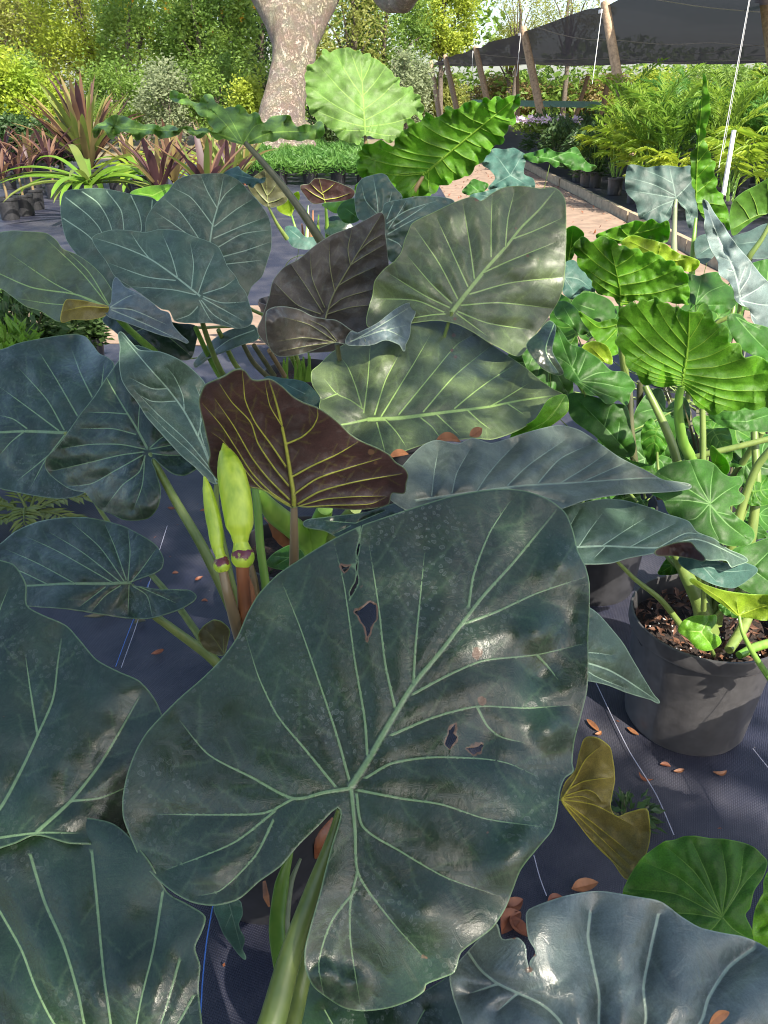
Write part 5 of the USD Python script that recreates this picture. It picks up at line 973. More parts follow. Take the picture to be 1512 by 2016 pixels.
def tree(label, px, ytop, d, wpx, material, n=50, per=60, leaf=(.16, .08), base_frac=.25, group=None, name='tree', cat='tree', trunk_r=.12, seed=1, cl=.11, bark='bark_dark', depth_ratio=.7, ybot=None, droop=0):
    topz = float(P(px, ytop, d)[2]); x, y = P(px, ytop, d)[:2]
    y = float(P(px, 200, d)[1])
    rx = wpx * d / F / 2
    zb = topz * base_frac if ybot is None else float(P(px, ybot, d)[2])
    c = np.array([x, y, (topz + zb) / 2]); rad = (rx * .86, rx * depth_ratio, (topz - zb) / 2 * .92)
    t = thing(name, label, cat, (x, y, -.02), group=group)
    pts, cc = clump_points(c, rad, n, per, (rx * cl * 1.6, rx * cl * 1.6, (topz - zb) * cl * .7), seed)
    if droop: pts[:, 2] -= droop * np.random.default_rng(seed).uniform(0, 1, len(pts)) ** 2
    pts = pts[pts[:, 2] > .03]
    put('crown', cards(pts, leaf[0], leaf[1], seed=seed), material, t, smooth=False)
    r = np.random.default_rng(seed + 5)
    if trunk_r > .03:
        put('trunk', tube(spline([(x, y, -.02), (x + r.uniform(-.1, .1) * rx, y, c[2] * .5), (x + r.uniform(-.2, .2) * rx, y + .1, c[2]), (x + r.uniform(-.2, .2) * rx, y, topz * .92)], 6), [trunk_r * 1.4, trunk_r, trunk_r * .7, trunk_r * .15], 9), bark, t, smooth=50)
        for q in cc[:: max(1, len(cc) // 7)]:
            a0 = np.array([x, y, max(.2, q[2] * .55)])
            put('limb', tube(spline([a0, (a0 + q) / 2 + [0, 0, .05 * topz], q], 4), [trunk_r * .5, trunk_r * .3, trunk_r * .08], 6), bark, t, smooth=50)
    return t

# ---- the shade tree: stands behind the photographer, its crown throws the dappled shade over the dark plants
stt = thing('shade_tree', 'broadleaf tree standing behind the photographer whose crown shades the dark plants', 'tree', (-1.6, -4.6, 0))
tc = np.array([-1.85, 1.5, .7]) + 7.5 * SUN
pts, cc = clump_points(tc, (2.4, 2.6, 1.0), 150, 160, .27, 77, shell=.12)
t3 = np.array([-.75, 3.05, .9]) + 7.5 * SUN
p3, c3 = clump_points(t3, (1.0, .8, .45), 34, 150, .22, 79, shell=.1); pts = np.vstack([pts, p3]); cc = np.vstack([cc, c3])
t2 = np.array([.75, .55, .1]) + 7.5 * SUN
p2, c2 = clump_points(t2, (.95, .62, .5), 30, 150, .2, 78, shell=.1); pts = np.vstack([pts, p2]); cc = np.vstack([cc, c2])
put('crown', cards(pts, .13, .085, seed=3), 'fol_dark', stt, smooth=False)
put('trunk', tube(spline([(-1.6, -4.6, 0), (-1.4, -4.5, 2.0), (-.6, -4.0, 4.0), tc], 8), [.2, .16, .12, .03], 12), 'bark_dark', stt, smooth=50)
for q in cc[::9]:
    a0 = np.array([-.7, -4.0, 3.8])
    put('limb', tube(spline([a0, (a0 + q) / 2 + [0, 0, .2], q], 5), [.07, .045, .01], 6), 'bark_dark', stt, smooth=50)

# ---- the big oak
DO = 20.0
ox, oy = P(556, 200, DO)[:2]
oak = thing('oak_tree', 'big pale-barked oak with a thick forked trunk behind the nursery beds', 'tree', (ox, oy, 0))
def W(px, py, d=DO):
    p = P(px, py, d); return p
def trunk_tube(path, radii_px, d=DO, sides=28, seed=1):
    q = spline(np.array(path), 14)
    v, f = tube(q, [r * d / F for r in radii_px], sides)
    nz = meshkit.fbm(v * np.array([2.2, 2.2, .9]), seed) if hasattr(meshkit, 'fbm') else meshkit.noise(v * 2.2, seed)
    cen = v - np.interp(0, [0, 1], [0, 0])
    ax = q[np.argmin(np.linalg.norm(v[:, None] - q[None], axis=2), 1)]
    o = v - ax; o /= np.linalg.norm(o, axis=1, keepdims=True) + 1e-9
    return v + o * ((nz - .5) * .16)[:, None], f
b_ = W(556, 300); b_[2] = -.05; 
put('trunk', join([trunk_tube([b_, W(552, 250), W(560, 200), W(574, 130), W(579, 85), W(575, 40)], [86, 50, 42, 40, 44, 50]),
                   trunk_tube([W(577, 95), W(560, 45), W(533, 0), W(500, -45), W(440, -120), W(330, -230)], [37, 39, 35, 30, 24, 12]),
                   trunk_tube([W(582, 95), W(600, 45), W(628, 0), W(655, -50), W(700, -130), W(790, -240)], [37, 38, 35, 30, 22, 10])]), 'bark', oak, smooth=60)
put('limb', trunk_tube([W(690, -110), W(740, -40, 18), W(785, -5, 17), W(825, -40, 16), W(940, -110, 15)], [18, 22, 24, 20, 12]), 'bark', oak, smooth=60)
pts, cc = clump_points(np.array([ox + 1.5, oy - .5, 17.0]), (6, 5, 2.4), 70, 60, .6, 11, shell=.2)
put('crown', cards(pts, .34, .2, seed=6), 'fol_mid', oak, smooth=False)
# moss tuft and vine at the trunk's side
# ---- tree line
TL = 'trees of the far hedge line'
specs = [ # label, px, ytop, d, width, mat, n, per, leaf, ybot, seed
 ('tall dark tree at the far left edge of the tree line', 20, -140, 30, 240, 'fol_olive', 70, 80, (.24, .11), 190, 1),
 ('yellow-green tall tree above the red straps', 190, -150, 29, 260, 'fol_yellow', 90, 90, (.22, .085), 190, 2),
 ('soft willowy yellow-green tree left of the oak', 330, -150, 31, 230, 'fol_yellow', 70, 75, (.34, .06), 170, 3),
 ('mid green tree close to the oak on its left', 450, -120, 28, 200, 'fol_mid', 75, 70, (.24, .11), 220, 4),
 ('olive tree behind the tall left shrubs', 100, -90, 33, 220, 'fol_olive', 60, 60, (.3, .14), 210, 5),
 ('grey-green bushy tree behind the bromeliad', 280, -30, 27, 200, 'fol_mid', 70, 70, (.2, .09), 260, 6),
 ('yellow flowering tree with orange blossoms', 400, -20, 27, 200, 'fol_mid', 70, 70, (.2, .1), 260, 7),
 ('dark tree half behind the oak trunk', 520, -60, 32, 170, 'fol_dark', 60, 60, (.26, .12), 240, 8),
 ('brown-green tree just right of the oak trunk', 690, -110, 30, 170, 'fol_olive', 60, 60, (.26, .1), 240, 9),
 ('yellow-green leafy tree right of the lime leaf', 868, -60, 50, 140, 'fol_yellow', 75, 70, (.36, .16), 128, 10),
 ('olive green tree behind the lime leaf', 760, -80, 31, 190, 'fol_mid', 75, 65, (.26, .1), 230, 11),
 ('thin sparse tree against the pale sky', 1010, -40, 50, 110, 'fol_olive', 26, 45, (.22, .1), 110, 12),
 ('sparse olive tree above the shade cloth corner', 1110, -60, 52, 190, 'fol_olive', 46, 45, (.25, .12), 100, 13),
 ('low yellow-green tree beside the shade cloth', 1000, 52, 52, 110, 'fol_yellow', 30, 45, (.3, .15), 140, 14)]
for k, (lab, px, yt, d, w, m_, n, per, lf, yb, sd) in enumerate(specs):
    tree(lab, px, yt, d, w, m_, int(n * 1.25), int(per * 1.7), (lf[0] * .66, lf[1] * .68), ybot=yb, seed=sd + 20, trunk_r=.14, cl=.09)
BU = [('green bush at the foot of the tree line, far left', 40, 95, 24, 150, 'fol_mid', 300), ('bright yellow shrub at the left edge', 30, 95, 17, 140, 'fol_lime', 300), ('second yellow shrub behind the dark hedge', 85, 150, 19, 90, 'fol_yellow', 290),
      ('green shrub behind the bromeliad', 230, 110, 24, 160, 'fol_mid', 290), ('grey shrub in the middle of the hedge', 330, 120, 23, 130, 'fol_grey', 290), ('shrub with glossy leaves left of the oak', 430, 100, 23, 150, 'fol_mid', 290),
      ('yellowish bush close to the trunk', 490, 150, 22, 100, 'fol_yellow', 290), ('dark bush right of the trunk', 650, 150, 24, 100, 'fol_dark', 290), ('silvery round bush by the lime leaf', 800, 95, 24, 110, 'fol_grey', 260),
      ('brushy thicket behind the far posts', 860, 150, 52, 130, 'fol_olive', 240), ('brown brush below the cloth', 1000, 150, 54, 180, 'fol_bronze', 240), ('green brush below the cloth', 1100, 150, 55, 150, 'fol_mid', 240),
      ('reddish thicket under the far cloth', 1180, 145, 54, 170, 'fol_bronze', 240), ('yellow-green thicket on the right', 1290, 140, 52, 190, 'fol_yellow', 240), ('green thicket at the right edge', 1430, 120, 50, 230, 'fol_mid', 240), ('far thicket at the right edge', 1560, 110, 48, 200, 'fol_yellow', 240),
      ('dark low hedge shrub at the left edge', 20, 225, 15, 110, 'fol_dark', 330), ('dark low hedge shrub next to the bromeliad', 95, 238, 15, 100, 'fol_dark', 330)]
for k, (lab, px, yt, d, w, m_, yb) in enumerate(BU):
    tree(lab, px, yt, d, w, m_, 70, 95, (.105, .055) if d < 30 else (.24, .11), ybot=yb, name='shrub', cat='shrub', seed=60 + k, trunk_r=.04)
# long far wall of wood so that nothing is empty behind the trees
r = np.random.default_rng(5)
wp = np.stack([r.uniform(-60, 75, 26000), r.uniform(58, 66, 26000), r.uniform(0, 1, 26000) ** 1.2], -1)
hgt = 3.2 + 2.6 * meshkit.noise(np.stack([wp[:, 0] * .3, wp[:, 0] * 0, wp[:, 0] * 0], -1), 8) + np.where(wp[:, 0] < 8, 4.0, -.6)
wp[:, 2] *= hgt
top('far_woods', cards(wp, .55, .3, seed=9), 'fol_mid', 'far-off woods closing the view behind the nursery', 'woods', kind='stuff', smooth=False)
# orange blossoms on one tree are real little cards
fl = np.array([P(x, y, 26.2) for x, y in [(255, 8), (395, 33), (398, 45), (475, 38), (500, 8), (475, 5), (330, 20), (420, 70), (300, 55), (440, 20)]])
rr = np.random.default_rng(4)
top('blossoms', cards(np.repeat(fl, 14, 0) + rr.normal(size=(140, 3)) * .07, .12, .09, seed=2), 'fol_flower', 'orange blossoms in the top of the hedge trees', 'blossom', kind='stuff', smooth=False)

# ---- shade cloth on leaning posts
A0 = [(1255, -14, 14.0), (1190, 12, 14.7), (1030, 60, 20.2), (935, 96, 27.), (876, 114, 35.), (850, 128, 44.)]
left_edge = np.array([P(*q) for q in A0])
left_edge = np.vstack([[left_edge[0][0] + .1, 15.2, 3.12], left_edge])
nU, nV = 46, 34
le = spline(left_edge, 6); idx = np.linspace(0, len(le) - 1, nV); le = np.stack([np.interp(idx, np.arange(len(le)), le[:, k]) for k in range(3)], 1)
right = np.stack([np.full(nV, 24.0), np.linspace(15.2, 46, nV), np.full(nV, 3.2)], 1)
u = np.linspace(0, 1, nU)[:, None, None]
S_ = le[None] * (1 - u) + right[None] * u
uu, vv = np.meshgrid(np.linspace(0, 1, nU), np.linspace(0, 1, nV), indexing='ij')
S_[..., 2] -= .34 * (4 * vv * (1 - vv)) * (4 * uu * (1 - uu)) ** .6 + .10 * np.abs(np.sin(uu * np.pi * 4)) * np.sqrt(vv) + .12 * (meshkit.noise(S_ * np.array([.8, .8, 0]), 5) - .5)
ii, jj = np.meshgrid(np.arange(nU - 1), np.arange(nV - 1), indexing='ij')
q = np.stack([ii*nV+jj, (ii+1)*nV+jj, (ii+1)*nV+jj+1, ii*nV+jj+1], -1).reshape(-1, 4)
sc = thing('shade_cloth', 'black shade cloth stretched over the palm bed on leaning posts', 'shade cloth', (6, 20, 2.6))
put('cloth', (S_.reshape(-1, 3), np.vstack([q[:, [0, 1, 2]], q[:, [0, 2, 3]]])), 'shade_cloth', sc, smooth=True)
for k in (7, 15, 23, 30):
    line = S_[:, k] - [0, 0, .02]
    put('seam_cable', tube(line, .008, 5), 'rope', sc, smooth=False)
put('seam_cable', tube(S_[14, :20] - [0, 0, .02], .007, 5), 'rope', sc, smooth=False)
PG = 'leaning timber posts of the shade cloth'
def post(pt, pb, d, db, r, label):
    a, b = P(*pt, d), P(*pb, db)
    dirn = (b - a) / (a[2] - b[2]); base = a + dirn * (a[2] - .05)
    t = thing('timber_post', label, 'post', base, group=PG)
    q = np.linspace(0, 1, 6)[:, None]
    v, f = tube(a + [0, 0, .06] + (base - a) * q, [r * .9, r, r * 1.02, r * 1.05], 10)
    put('pole', (v, f), 'wood_post', t, smooth=50)
    put('post_strap', tube([a - [0, 0, .06], a - [0, 0, .12]], r * 1.12, 12), 'pvc', t, smooth=40)
post((1190, 12), (1222, 200), 14.7, 14.9, .095, 'nearest full-height leaning timber post at the cloth corner')
post((1029, 60), (1066, 235), 20.2, 20.3, .105, 'leaning timber post second along the cloth edge')
post((936, 97), (956, 190), 27, 27, .105, 'leaning timber post third along the cloth edge')
post((876, 114), (899, 218), 35, 34, .12, 'grey leaning post near the far end of the cloth edge')
post((848, 124), (860, 200), 43, 42, .13, 'farthest short post of the cloth edge')
post((1500, -10), (1510, 70), 14.5, 14.5, .09, 'timber post cut off at the top right corner')
post((1197, 158), (1185, 225), 28, 28, .09, 'post leaning the other way beneath the cloth')
post((1158, 150), (1140, 210), 34, 34, .09, 'far inner post beneath the cloth')
post((1018, 120), (1019, 190), 38, 38, .09, 'thin far upright post beneath the cloth')
def rope(p0, d0, p1, d1, r, label, m_='rope', name='guy_rope'):
    a, b = P(*p0, d0), P(*p1, d1)
    q = np.linspace(0, 1, 9)[:, None]; L_ = a + (b - a) * q; L_[:, 2] -= (.03 * 4 * q * (1 - q)).ravel()
    top(name, tube(L_, r, 7), m_, label, 'rope' if name == 'guy_rope' else 'pole', smooth=50)
rope((1185, 18), 14.5, (1166, 165), 14.2, .007, 'white guy rope beside the nearest leaning post')
rope((1025, 68), 20, (1017, 150), 19.8, .008, 'guy rope beside the second leaning post')
rope((931, 100), 26.8, (930, 140), 26.7, .010, 'short guy rope at the third post')
rope((1482, -40), 6.4, (1415, 330), 6.8, .0032, 'long white rope slanting down at the right')
rope((1482, -30), 6.45, (1424, 300), 6.9, .002, 'thinner cord beside the long white rope')
base_ = G(1421, 402)
rope((1445, 257), 8.1, (1424, 385), 8.2, .024, 'thick white pipe standing at the end of the rope', 'pvc', 'white_pipe')

# teal netting strip and pale flowers under the cloth
v0, v1 = P(930, 196, 32), P(1190, 200, 29)
nt = np.array([v0, v1, v1 - [0, 0, .22], v0 - [0, 0, .22]])
nt = np.vstack([nt, nt + [0, .02, 0]])
top('netting_strip', (nt, np.array([[0, 2, 1], [0, 3, 2], [4, 5, 6], [4, 6, 7], [0, 1, 5], [0, 5, 4], [3, 7, 6], [3, 6, 2]])), 'net_teal', 'pale teal netting strip stretched low behind the posts', 'netting', smooth=False)
FG = 'pale pink flowering pots on the bench under the cloth'
for k in range(9):
    p = P(1020 + k * 14, 236 + (k % 2) * 2, 17.5)
    t = thing('flowering_plant', 'pale pink potted flower in the row under the cloth', 'flower', p, group=FG)
    r = np.random.default_rng(k)
    put('petals', cards(p + r.normal(size=(60, 3)) * [.07, .06, .035], .07, .06, seed=k), 'flower_pink', t, smooth=False)
    put('foliage', cards(p + [0, 0, -.12] + r.normal(size=(80, 3)) * [.08, .07, .06], .1, .05, seed=k + 9), 'fol_mid', t, smooth=False)

# ---- palms
def frond(L_, el0, el1, npair, lf, wd, seed, fan=False, yaw=0, vee=.5):
    r = np.random.default_rng(seed)
    n = npair + 4; t = np.linspace(0, 1, n)
    el = np.radians(el0 + (el1 - el0) * t ** 1.3)
    st = L_ / (n - 1)
    xy = np.concatenate([[0], np.cumsum(np.cos(el[:-1]) * st)]); z = np.concatenate([[0], np.cumsum(np.sin(el[:-1]) * st)])
    parts = [tube(np.stack([xy, xy * 0, z], 1), [.008, .005, .002], 5)]
    V, Fc = [], []
    for i in range(3, n):
        s = math.sin(math.pi * (i - 2.2) / (n - 1.2)) ** .6
        for sg in (-1, 1):
            le_ = lf * (.45 + .6 * s) * r.uniform(.85, 1.15)
            fw = np.array([math.cos(el[i]), 0, math.sin(el[i])])
            dr = fw * r.uniform(.35, .95) + np.array([0, sg, 0]) * .8 + np.array([0, 0, vee * r.uniform(.0, 1)])
            dr /= np.linalg.norm(dr); side = np.cross(dr, [0, 0, 1]); side /= np.linalg.norm(side)
            p0 = np.array([xy[i], 0, z[i]]); tip = p0 + dr * le_ - [0, 0, le_ * r.uniform(.0, .22)]; m_ = p0 + dr * le_ * .45 + [0, 0, le_ * .02]
            k = len(V) 
            V += [p0, m_ + side * wd, tip, m_ - side * wd]; Fc += [[k, k + 1, k + 2], [k, k + 2, k + 3]]
    parts.append((np.array(V), np.array(Fc)))
    v, f = join(parts)
    c, s_ = math.cos(yaw), math.sin(yaw)
    return v @ np.array([[c, s_, 0], [-s_, c, 0], [0, 0, 1]]), f

def fan(stem_top, yaw, R, nf, seed):
    r = np.random.default_rng(seed); V, Fc = [], []
    c, s_ = math.cos(yaw), math.sin(yaw)
    for k in range(nf):
        a = math.radians(-115 + 230 * k / (nf - 1)) ; el = math.radians(25 * math.cos(a))
        d_ = np.array([math.cos(a), math.sin(a), .35 - .25 * abs(a)]); d_ /= np.linalg.norm(d_)
        side = np.cross(d_, [0, 0, 1]); side /= np.linalg.norm(side)
        le_ = R * r.uniform(.85, 1.1); m_ = d_ * le_ * .5; tip = d_ * le_ - [0, 0, .25 * le_]
        q = len(V); V += [np.zeros(3), m_ + side * R * .075, tip, m_ - side * R * .075]; Fc += [[q, q + 1, q + 2], [q, q + 2, q + 3]]
    v = np.array(V) @ np.array([[c, s_, 0], [-s_, c, 0], [0, 0, 1]])
    return v + stem_top, np.array(Fc)

def make_palm(label, loc, H, seed, material='fol_palm', kind='feather', group=None, nfr=20):
    t = thing('potted_palm', label, 'palm', loc, group=group)
    r = np.random.default_rng(seed)
    for k in range(6):
        a = r.uniform(0, 6.28); b = np.array([.06 * math.cos(a), .06 * math.sin(a), .28]); e_ = b + [.10 * math.cos(a), .10 * math.sin(a), H * r.uniform(.2, .5)]
        put('cane', tube([b, (b + e_) / 2, e_], [.011, .009, .007], 6), 'stalk_bright', t, world=False, smooth=50)
    for k in range(nfr):
        yaw = 2.4 * k + r.uniform(-.4, .4); z0 = .3 + H * r.uniform(.15, .52)
        o = np.array([.07 * math.cos(yaw), .07 * math.sin(yaw), z0])
        if kind == 'feather':
            v, f = frond(H * r.uniform(.30, .46), r.uniform(55, 88), r.uniform(-15, 50), 11, .20 * H / 1.6, .017, seed * 31 + k, yaw=yaw)
            put('frond', (v + o, f), material, t, world=False, smooth=False)
        else:
            st = np.array([math.cos(yaw) * r.uniform(.1, .36), math.sin(yaw) * r.uniform(.1, .36), z0 + H * r.uniform(.05, .3)])
            m = join([tube([o, (o + st) / 2 + [0, 0, .04], st], .004, 5), fan(st, yaw, .26, 9, seed * 7 + k)])
            put('frond', m, material, t, world=False, smooth=False)
    return t
PP = 'potted feather palms in rows under the shade cloth'; FP = 'potted fan palms under the shade cloth'
palm_label = 'potted feather palm in the dense rows under the shade cloth'; fan_label = 'potted fan palm among the feather palms'
protos, pots_p = [], []
spots = []
r = np.random.default_rng(12)
for row, (y, x0, x1, st) in enumerate([(12.2, 4.25, 9.0, .62), (13.0, 4.0, 9.6, .66), (13.9, 4.3, 10.4, .7), (15.0, 4.2, 11.2, .8), (16.4, 4.6, 12.5, .95)]):
    x = x0
    while x < x1:
        spots.append((x + r.uniform(-.12, .12), y + r.uniform(-.15, .15), r.uniform(0, 360), r.uniform(.85, 1.2), row)); x += st
spots += [(7.3, 10.6, 20, 1.0, 0), (6.4, 9.9, 80, .95, 0), (5.75, 10.4, 130, 1.05, 0), (6.9, 9.6, 10, 1.0, 0)]
P0 = [make_palm(palm_label, (spots[0][0], spots[0][1], .1), 1.55, 1, group=PP), make_palm(palm_label, (spots[1][0], spots[1][1], .1), 1.75, 2, group=PP), make_palm(palm_label, (spots[2][0], spots[2][1], .1), 1.45, 3, 'fol_lush', group=PP)]
for k, (x, y, a, s, row) in enumerate(spots[3:]):
    copy(P0[(k * 7 + k // 3) % 3], (x, y, .1), a, s * (1.0 if row < 3 else 1.1))
f0 = make_palm(fan_label, (3.95, 14.2, .1), 1.0, 9, 'fol_lime', 'fan', FP, 18)
for (x, y, a, s) in [(4.4, 14.9, 60, 1.0), (4.8, 11.6, 30, 1.1), (3.95, 13.0, 200, .9), (3.9, 12.3, 300, .8), (4.6, 10.9, 250, .95), (5.6, 11.5, 150, 1.0), (4.15, 11.9, 90, .75), (3.9, 15.4, 10, 1.0)]:
    copy(f0, (x, y, .1), a, s)
PB = 'black pots of the palm rows'
pp0 = pot(spots[0][0], spots[0][1], 'black palm pot in the rows under the shade cloth', .17, .34, PB, 'pot_dusty', ribs=False, z=.095)
for (x, y, a, s, row) in spots[1:]:
    if row < 3: copy(pp0, (x, y, .095), a)
for (x, y) in [(3.95, 14.2), (4.4, 14.9), (4.8, 11.6), (3.95, 13.0), (3.9, 12.3), (4.6, 10.9), (5.6, 11.5), (4.15, 11.9), (3.9, 15.4)]: copy(pp0, (x, y, .095), 0, .8)
# round dark shrubs in pots at the left end of the palm bed
SG = 'rounded dark shrubs in pots at the near end of the palm bed'
def bushy(name, label, loc, R, H, material, n, leaf, seed, group, cat='shrub', z0=.25):
    t = thing(name, label, cat, loc, group=group)
    r = np.random.default_rng(seed)
    d_ = r.normal(size=(n, 3)); d_ /= np.linalg.norm(d_, axis=1, keepdims=True); d_[:, 2] = np.abs(d_[:, 2])
    p = d_ * (r.uniform(.35, 1, n) ** .5)[:, None] * [R, R, H] + [0, 0, z0]
    p += r.normal(size=p.shape) * R * .1
    put('foliage', cards(p, *leaf, seed=seed, up=.8), material, t, world=False, smooth=False)
    for k in range(4):
        a = k * 1.6 + seed; put('stem', tube([(0, 0, z0 - .05), (.3 * R * math.cos(a), .3 * R * math.sin(a), z0 + H * .3), (.6 * R * math.cos(a), .6 * R * math.sin(a), z0 + H * .7)], [.01, .007, .003], 5), 'stalk_olive', t, world=False, smooth=50)
    return t
s0 = bushy('potted_shrub', 'rounded dark green potted shrub at the near end of the palm bed', (3.85, 16.4, .1), .42, .75, 'fol_dark', 900, (.11, .045), 3, SG)
for k, (x, y, s) in enumerate([(4.1, 17.4, 1), (3.75, 18.2, 1.1), (4.7, 17.2, 1.0), (5.3, 17.6, 1.05), (4.0, 19.4, 1.1), (4.9, 18.9, 1.1), (5.8, 18.6, 1.1), (3.9, 21, 1.2), (5, 21, 1.2), (6.2, 20.5, 1.2), (7.2, 19.6, 1.2), (3.8, 15.5, .8)]):
    copy(s0, (x, y, .1), k * 47, s)
for (x, y) in [(3.85, 16.4), (4.1, 17.4), (3.8, 15.5)]: copy(pp0, (x, y, .095), 0)

# ---- left: ferny bed, red straps, green straps, small pots
BG = 'low ferny plants packed in the bed before the oak'
t0 = bushy('bed_plant', 'low bright green ferny plant packed in the bed before the oak', (-2.6, 16.9, 0), .38, .26, 'fol_lush', 620, (.13, .038), 8, BG, 'plant', .26)
pb0 = pot(-2.6, 16.9, 'black pot of the packed ferny bed', .17, .28, 'black pots of the ferny bed', ribs=False)
for j in range(9):
    for i in range(5):
        if i == j == 0: continue
        x, y = -2.75 + i * .58 + .1 * math.sin(i * 7 + j) - .03 * j, 16.9 + j * .82
        copy(t0, (x, y, 0), (i * 61 + j * 37) % 360, .95 + .08 * math.sin(i * 3 + j * 5))
        if j == 0: copy(pb0, (x, y, 0))

def strap(L_, w, el0, el1, seed, yaw, fold=.25, n=9):
    t = np.linspace(0, 1, n); el = np.radians(el0 + (el1 - el0) * t ** 1.6)
    st = L_ / (n - 1)
    x = np.concatenate([[0], np.cumsum(np.cos(el[:-1]) * st)]); z = np.concatenate([[0], np.cumsum(np.sin(el[:-1]) * st)])
    ww = w * np.clip(np.sin(np.pi * (t * .86 + .14)) ** .55, .02, 1) / 2; ww[-1] = .002
    v = np.stack([np.stack([x, -ww, z + ww * fold * 2], 1), np.stack([x, x * 0, z], 1), np.stack([x, ww, z + ww * fold * 2], 1)], 1).reshape(-1, 3)
    f = []
    for i in range(n - 1):
        for j in range(2):
            a = i * 3 + j; f += [[a, a + 3, a + 4], [a, a + 4, a + 1]]
    c, s_ = math.cos(yaw), math.sin(yaw)
    return v @ np.array([[c, s_, 0], [-s_, c, 0], [0, 0, 1]]), np.array(f)
def strap_plant(name, label, loc, n, L_, w, els, mats, seed, z0=.3, group=None, cat='plant', stem=None, end=(-30, 30)):
    t = thing(name, label, cat, loc, group=group); r = np.random.default_rng(seed)
    if stem: put('stem', tube([(0, 0, .2), (.01, 0, z0 * .7), (0, 0, z0 + .06)], [.022, .018, .014], 7), stem, t, world=False, smooth=50)
    for k in range(n):
        yaw = 2.4 * k + r.uniform(-.3, .3); e0 = r.uniform(*els)
        v, f = strap(L_ * r.uniform(.7, 1.1), w * r.uniform(.8, 1.2), e0, e0 - r.uniform(*((-end[1], -end[0]) if False else (20, 80))) if end is None else e0 + r.uniform(*end), seed * 50 + k, yaw)
        put('strap_leaf', (v + [.03 * math.cos(yaw), .03 * math.sin(yaw), z0 + .012 * (k % 9)], f), mats[k % len(mats)], t, world=False, smooth=True)
    return t
br_base = P(165, 268, 14.0); br_base[2] = 0
zb = float(P(165, 285, 14.0)[2])
strap_plant('bromeliad', 'big upright bromeliad with bronze and pink-brown straps on the left', (br_base[0], br_base[1], 0), 90, 1.55, .115, (38, 88), ['fol_red', 'fol_bronze', 'fol_fern', 'fol_bronze', 'fol_fern', 'fol_plum'], 5, z0=.35, end=(-45, -5))
pot(br_base[0], br_base[1], 'black pot of the big bromeliad', .24, .4, ribs=False)
CG = 'red cordylines in pots on the left'
cords = [(312, 372, 10.2, 1.1, 1), (345, 368, 11.4, 1.15, 2), (405, 362, 10.0, 1.15, 3), (450, 352, 10.6, 1.1, 4), (262, 356, 13, .9, 5), (425, 350, 12.2, 1.2, 6), (480, 350, 12.4, 1.0, 7)]
for k, (px, py, d, s, sd) in enumerate(cords):
    b = P(px, py, d); 
    lab = ['red-stemmed cordyline with broad bronze straps left of the ruffled leaf', 'bronze cordyline behind the green straps', 'crimson-based cordyline below the ruffled leaf', 'plum and green cordyline nearest the oak', 'small bronze cordyline right of the bromeliad', 'tall bronze cordyline behind the crimson one', 'green and bronze cordyline beside the ferny bed'][k]
    strap_plant('cordyline', lab, (b[0], b[1], 0), 20, .70 * s, .085, (38, 80), [['fol_plum', 'fol_bronze', 'fol_plum'], ['fol_bronze', 'fol_red'], ['fol_plum', 'fol_fern', 'fol_red'], ['fol_plum', 'fol_fern'], ['fol_bronze', 'fol_red'], ['fol_red', 'fol_bronze'], ['fol_fern', 'fol_bronze']][k], 20 + sd, z0=.45, stem='dry_red', end=(-45, 0), group=CG)
    pot(b[0], b[1], ['black pot of the red-stemmed cordyline', 'black pot of the bronze cordyline', 'black pot of the crimson cordyline', 'black pot of the plum cordyline', 'black pot of the small bronze cordyline', 'black pot of the tall bronze cordyline', 'black pot of the green cordyline'][k], .17, .33, ribs=False)
sm = [(22, 432, 10.9, 'small dark cordyline in the nearest pot at the left edge'), (52, 424, 11.3, 'small dark cordyline in the second pot from the left'), (72, 412, 11.8, 'small plum cordyline in the third pot from the left'), (110, 392, 13, 'thin plum cordyline left of the green straps'), (70, 380, 13.6, 'bronze cordyline behind the small pots'), (20, 372, 14, 'dark cordyline at the left edge behind the pots'), (130, 370, 14, 'plum cordyline behind the green straps')]
for k, (px, py, d, lab) in enumerate(sm):
    b = G(px, py)
    strap_plant('cordyline', lab, (b[0], b[1], 0), 18, .45 if k < 3 else .68, .06, (30, 82), ['fol_plum', 'fol_plum', 'fol_red'] if k != 4 else ['fol_bronze', 'fol_red'], 40 + k, z0=.52, stem='stalk_tan', end=(-70, -10), group='dark cordylines in small pots at the far left')
    pot(b[0], b[1], lab.replace('cordyline', 'cordyline pot').replace('small dark', 'black ribbed').replace('in the', 'standing as the') if k < 3 else 'black pot of the ' + lab, .15, .30, ribs=k < 3)
cr = [(170, 372, 10.9, 1.2, 'large crinum with long arching bright green straps'), (310, 300, 14.5, 1.1, 'yellow-green strap plant behind the ruffled leaf'), (285, 365, 13.2, .8, 'small green strap plant left of the large one'), (275, 320, 12.4, .8, 'green strap plant right of the large one')]
for k, (px, py, d, s, lab) in enumerate(cr):
    b = P(px, 330, d)
    strap_plant('crinum', lab, (b[0], b[1], 0), 30 if k == 0 else 18, 1.05 * s, .105, (0, 34), [['fol_strap', 'fol_strap', 'fol_fern'], ['fol_lime', 'fol_yellow'], ['fol_strap'], ['fol_strap', 'fol_lime']][k], 70 + k, z0=.45, end=(-75, -30), group='strap-leaved crinums on the left')
    pot(b[0], b[1], 'black pot of the ' + lab, .19, .36, ribs=False)
pot(*P(470, 0, 12)[:1], 13.0, 'spare black pot behind the round blue leaf', .17, .33, ribs=False)
b = G(235, 376); pot(b[0], b[1], 'black pot standing before the green straps', .19, .34, ribs=True)
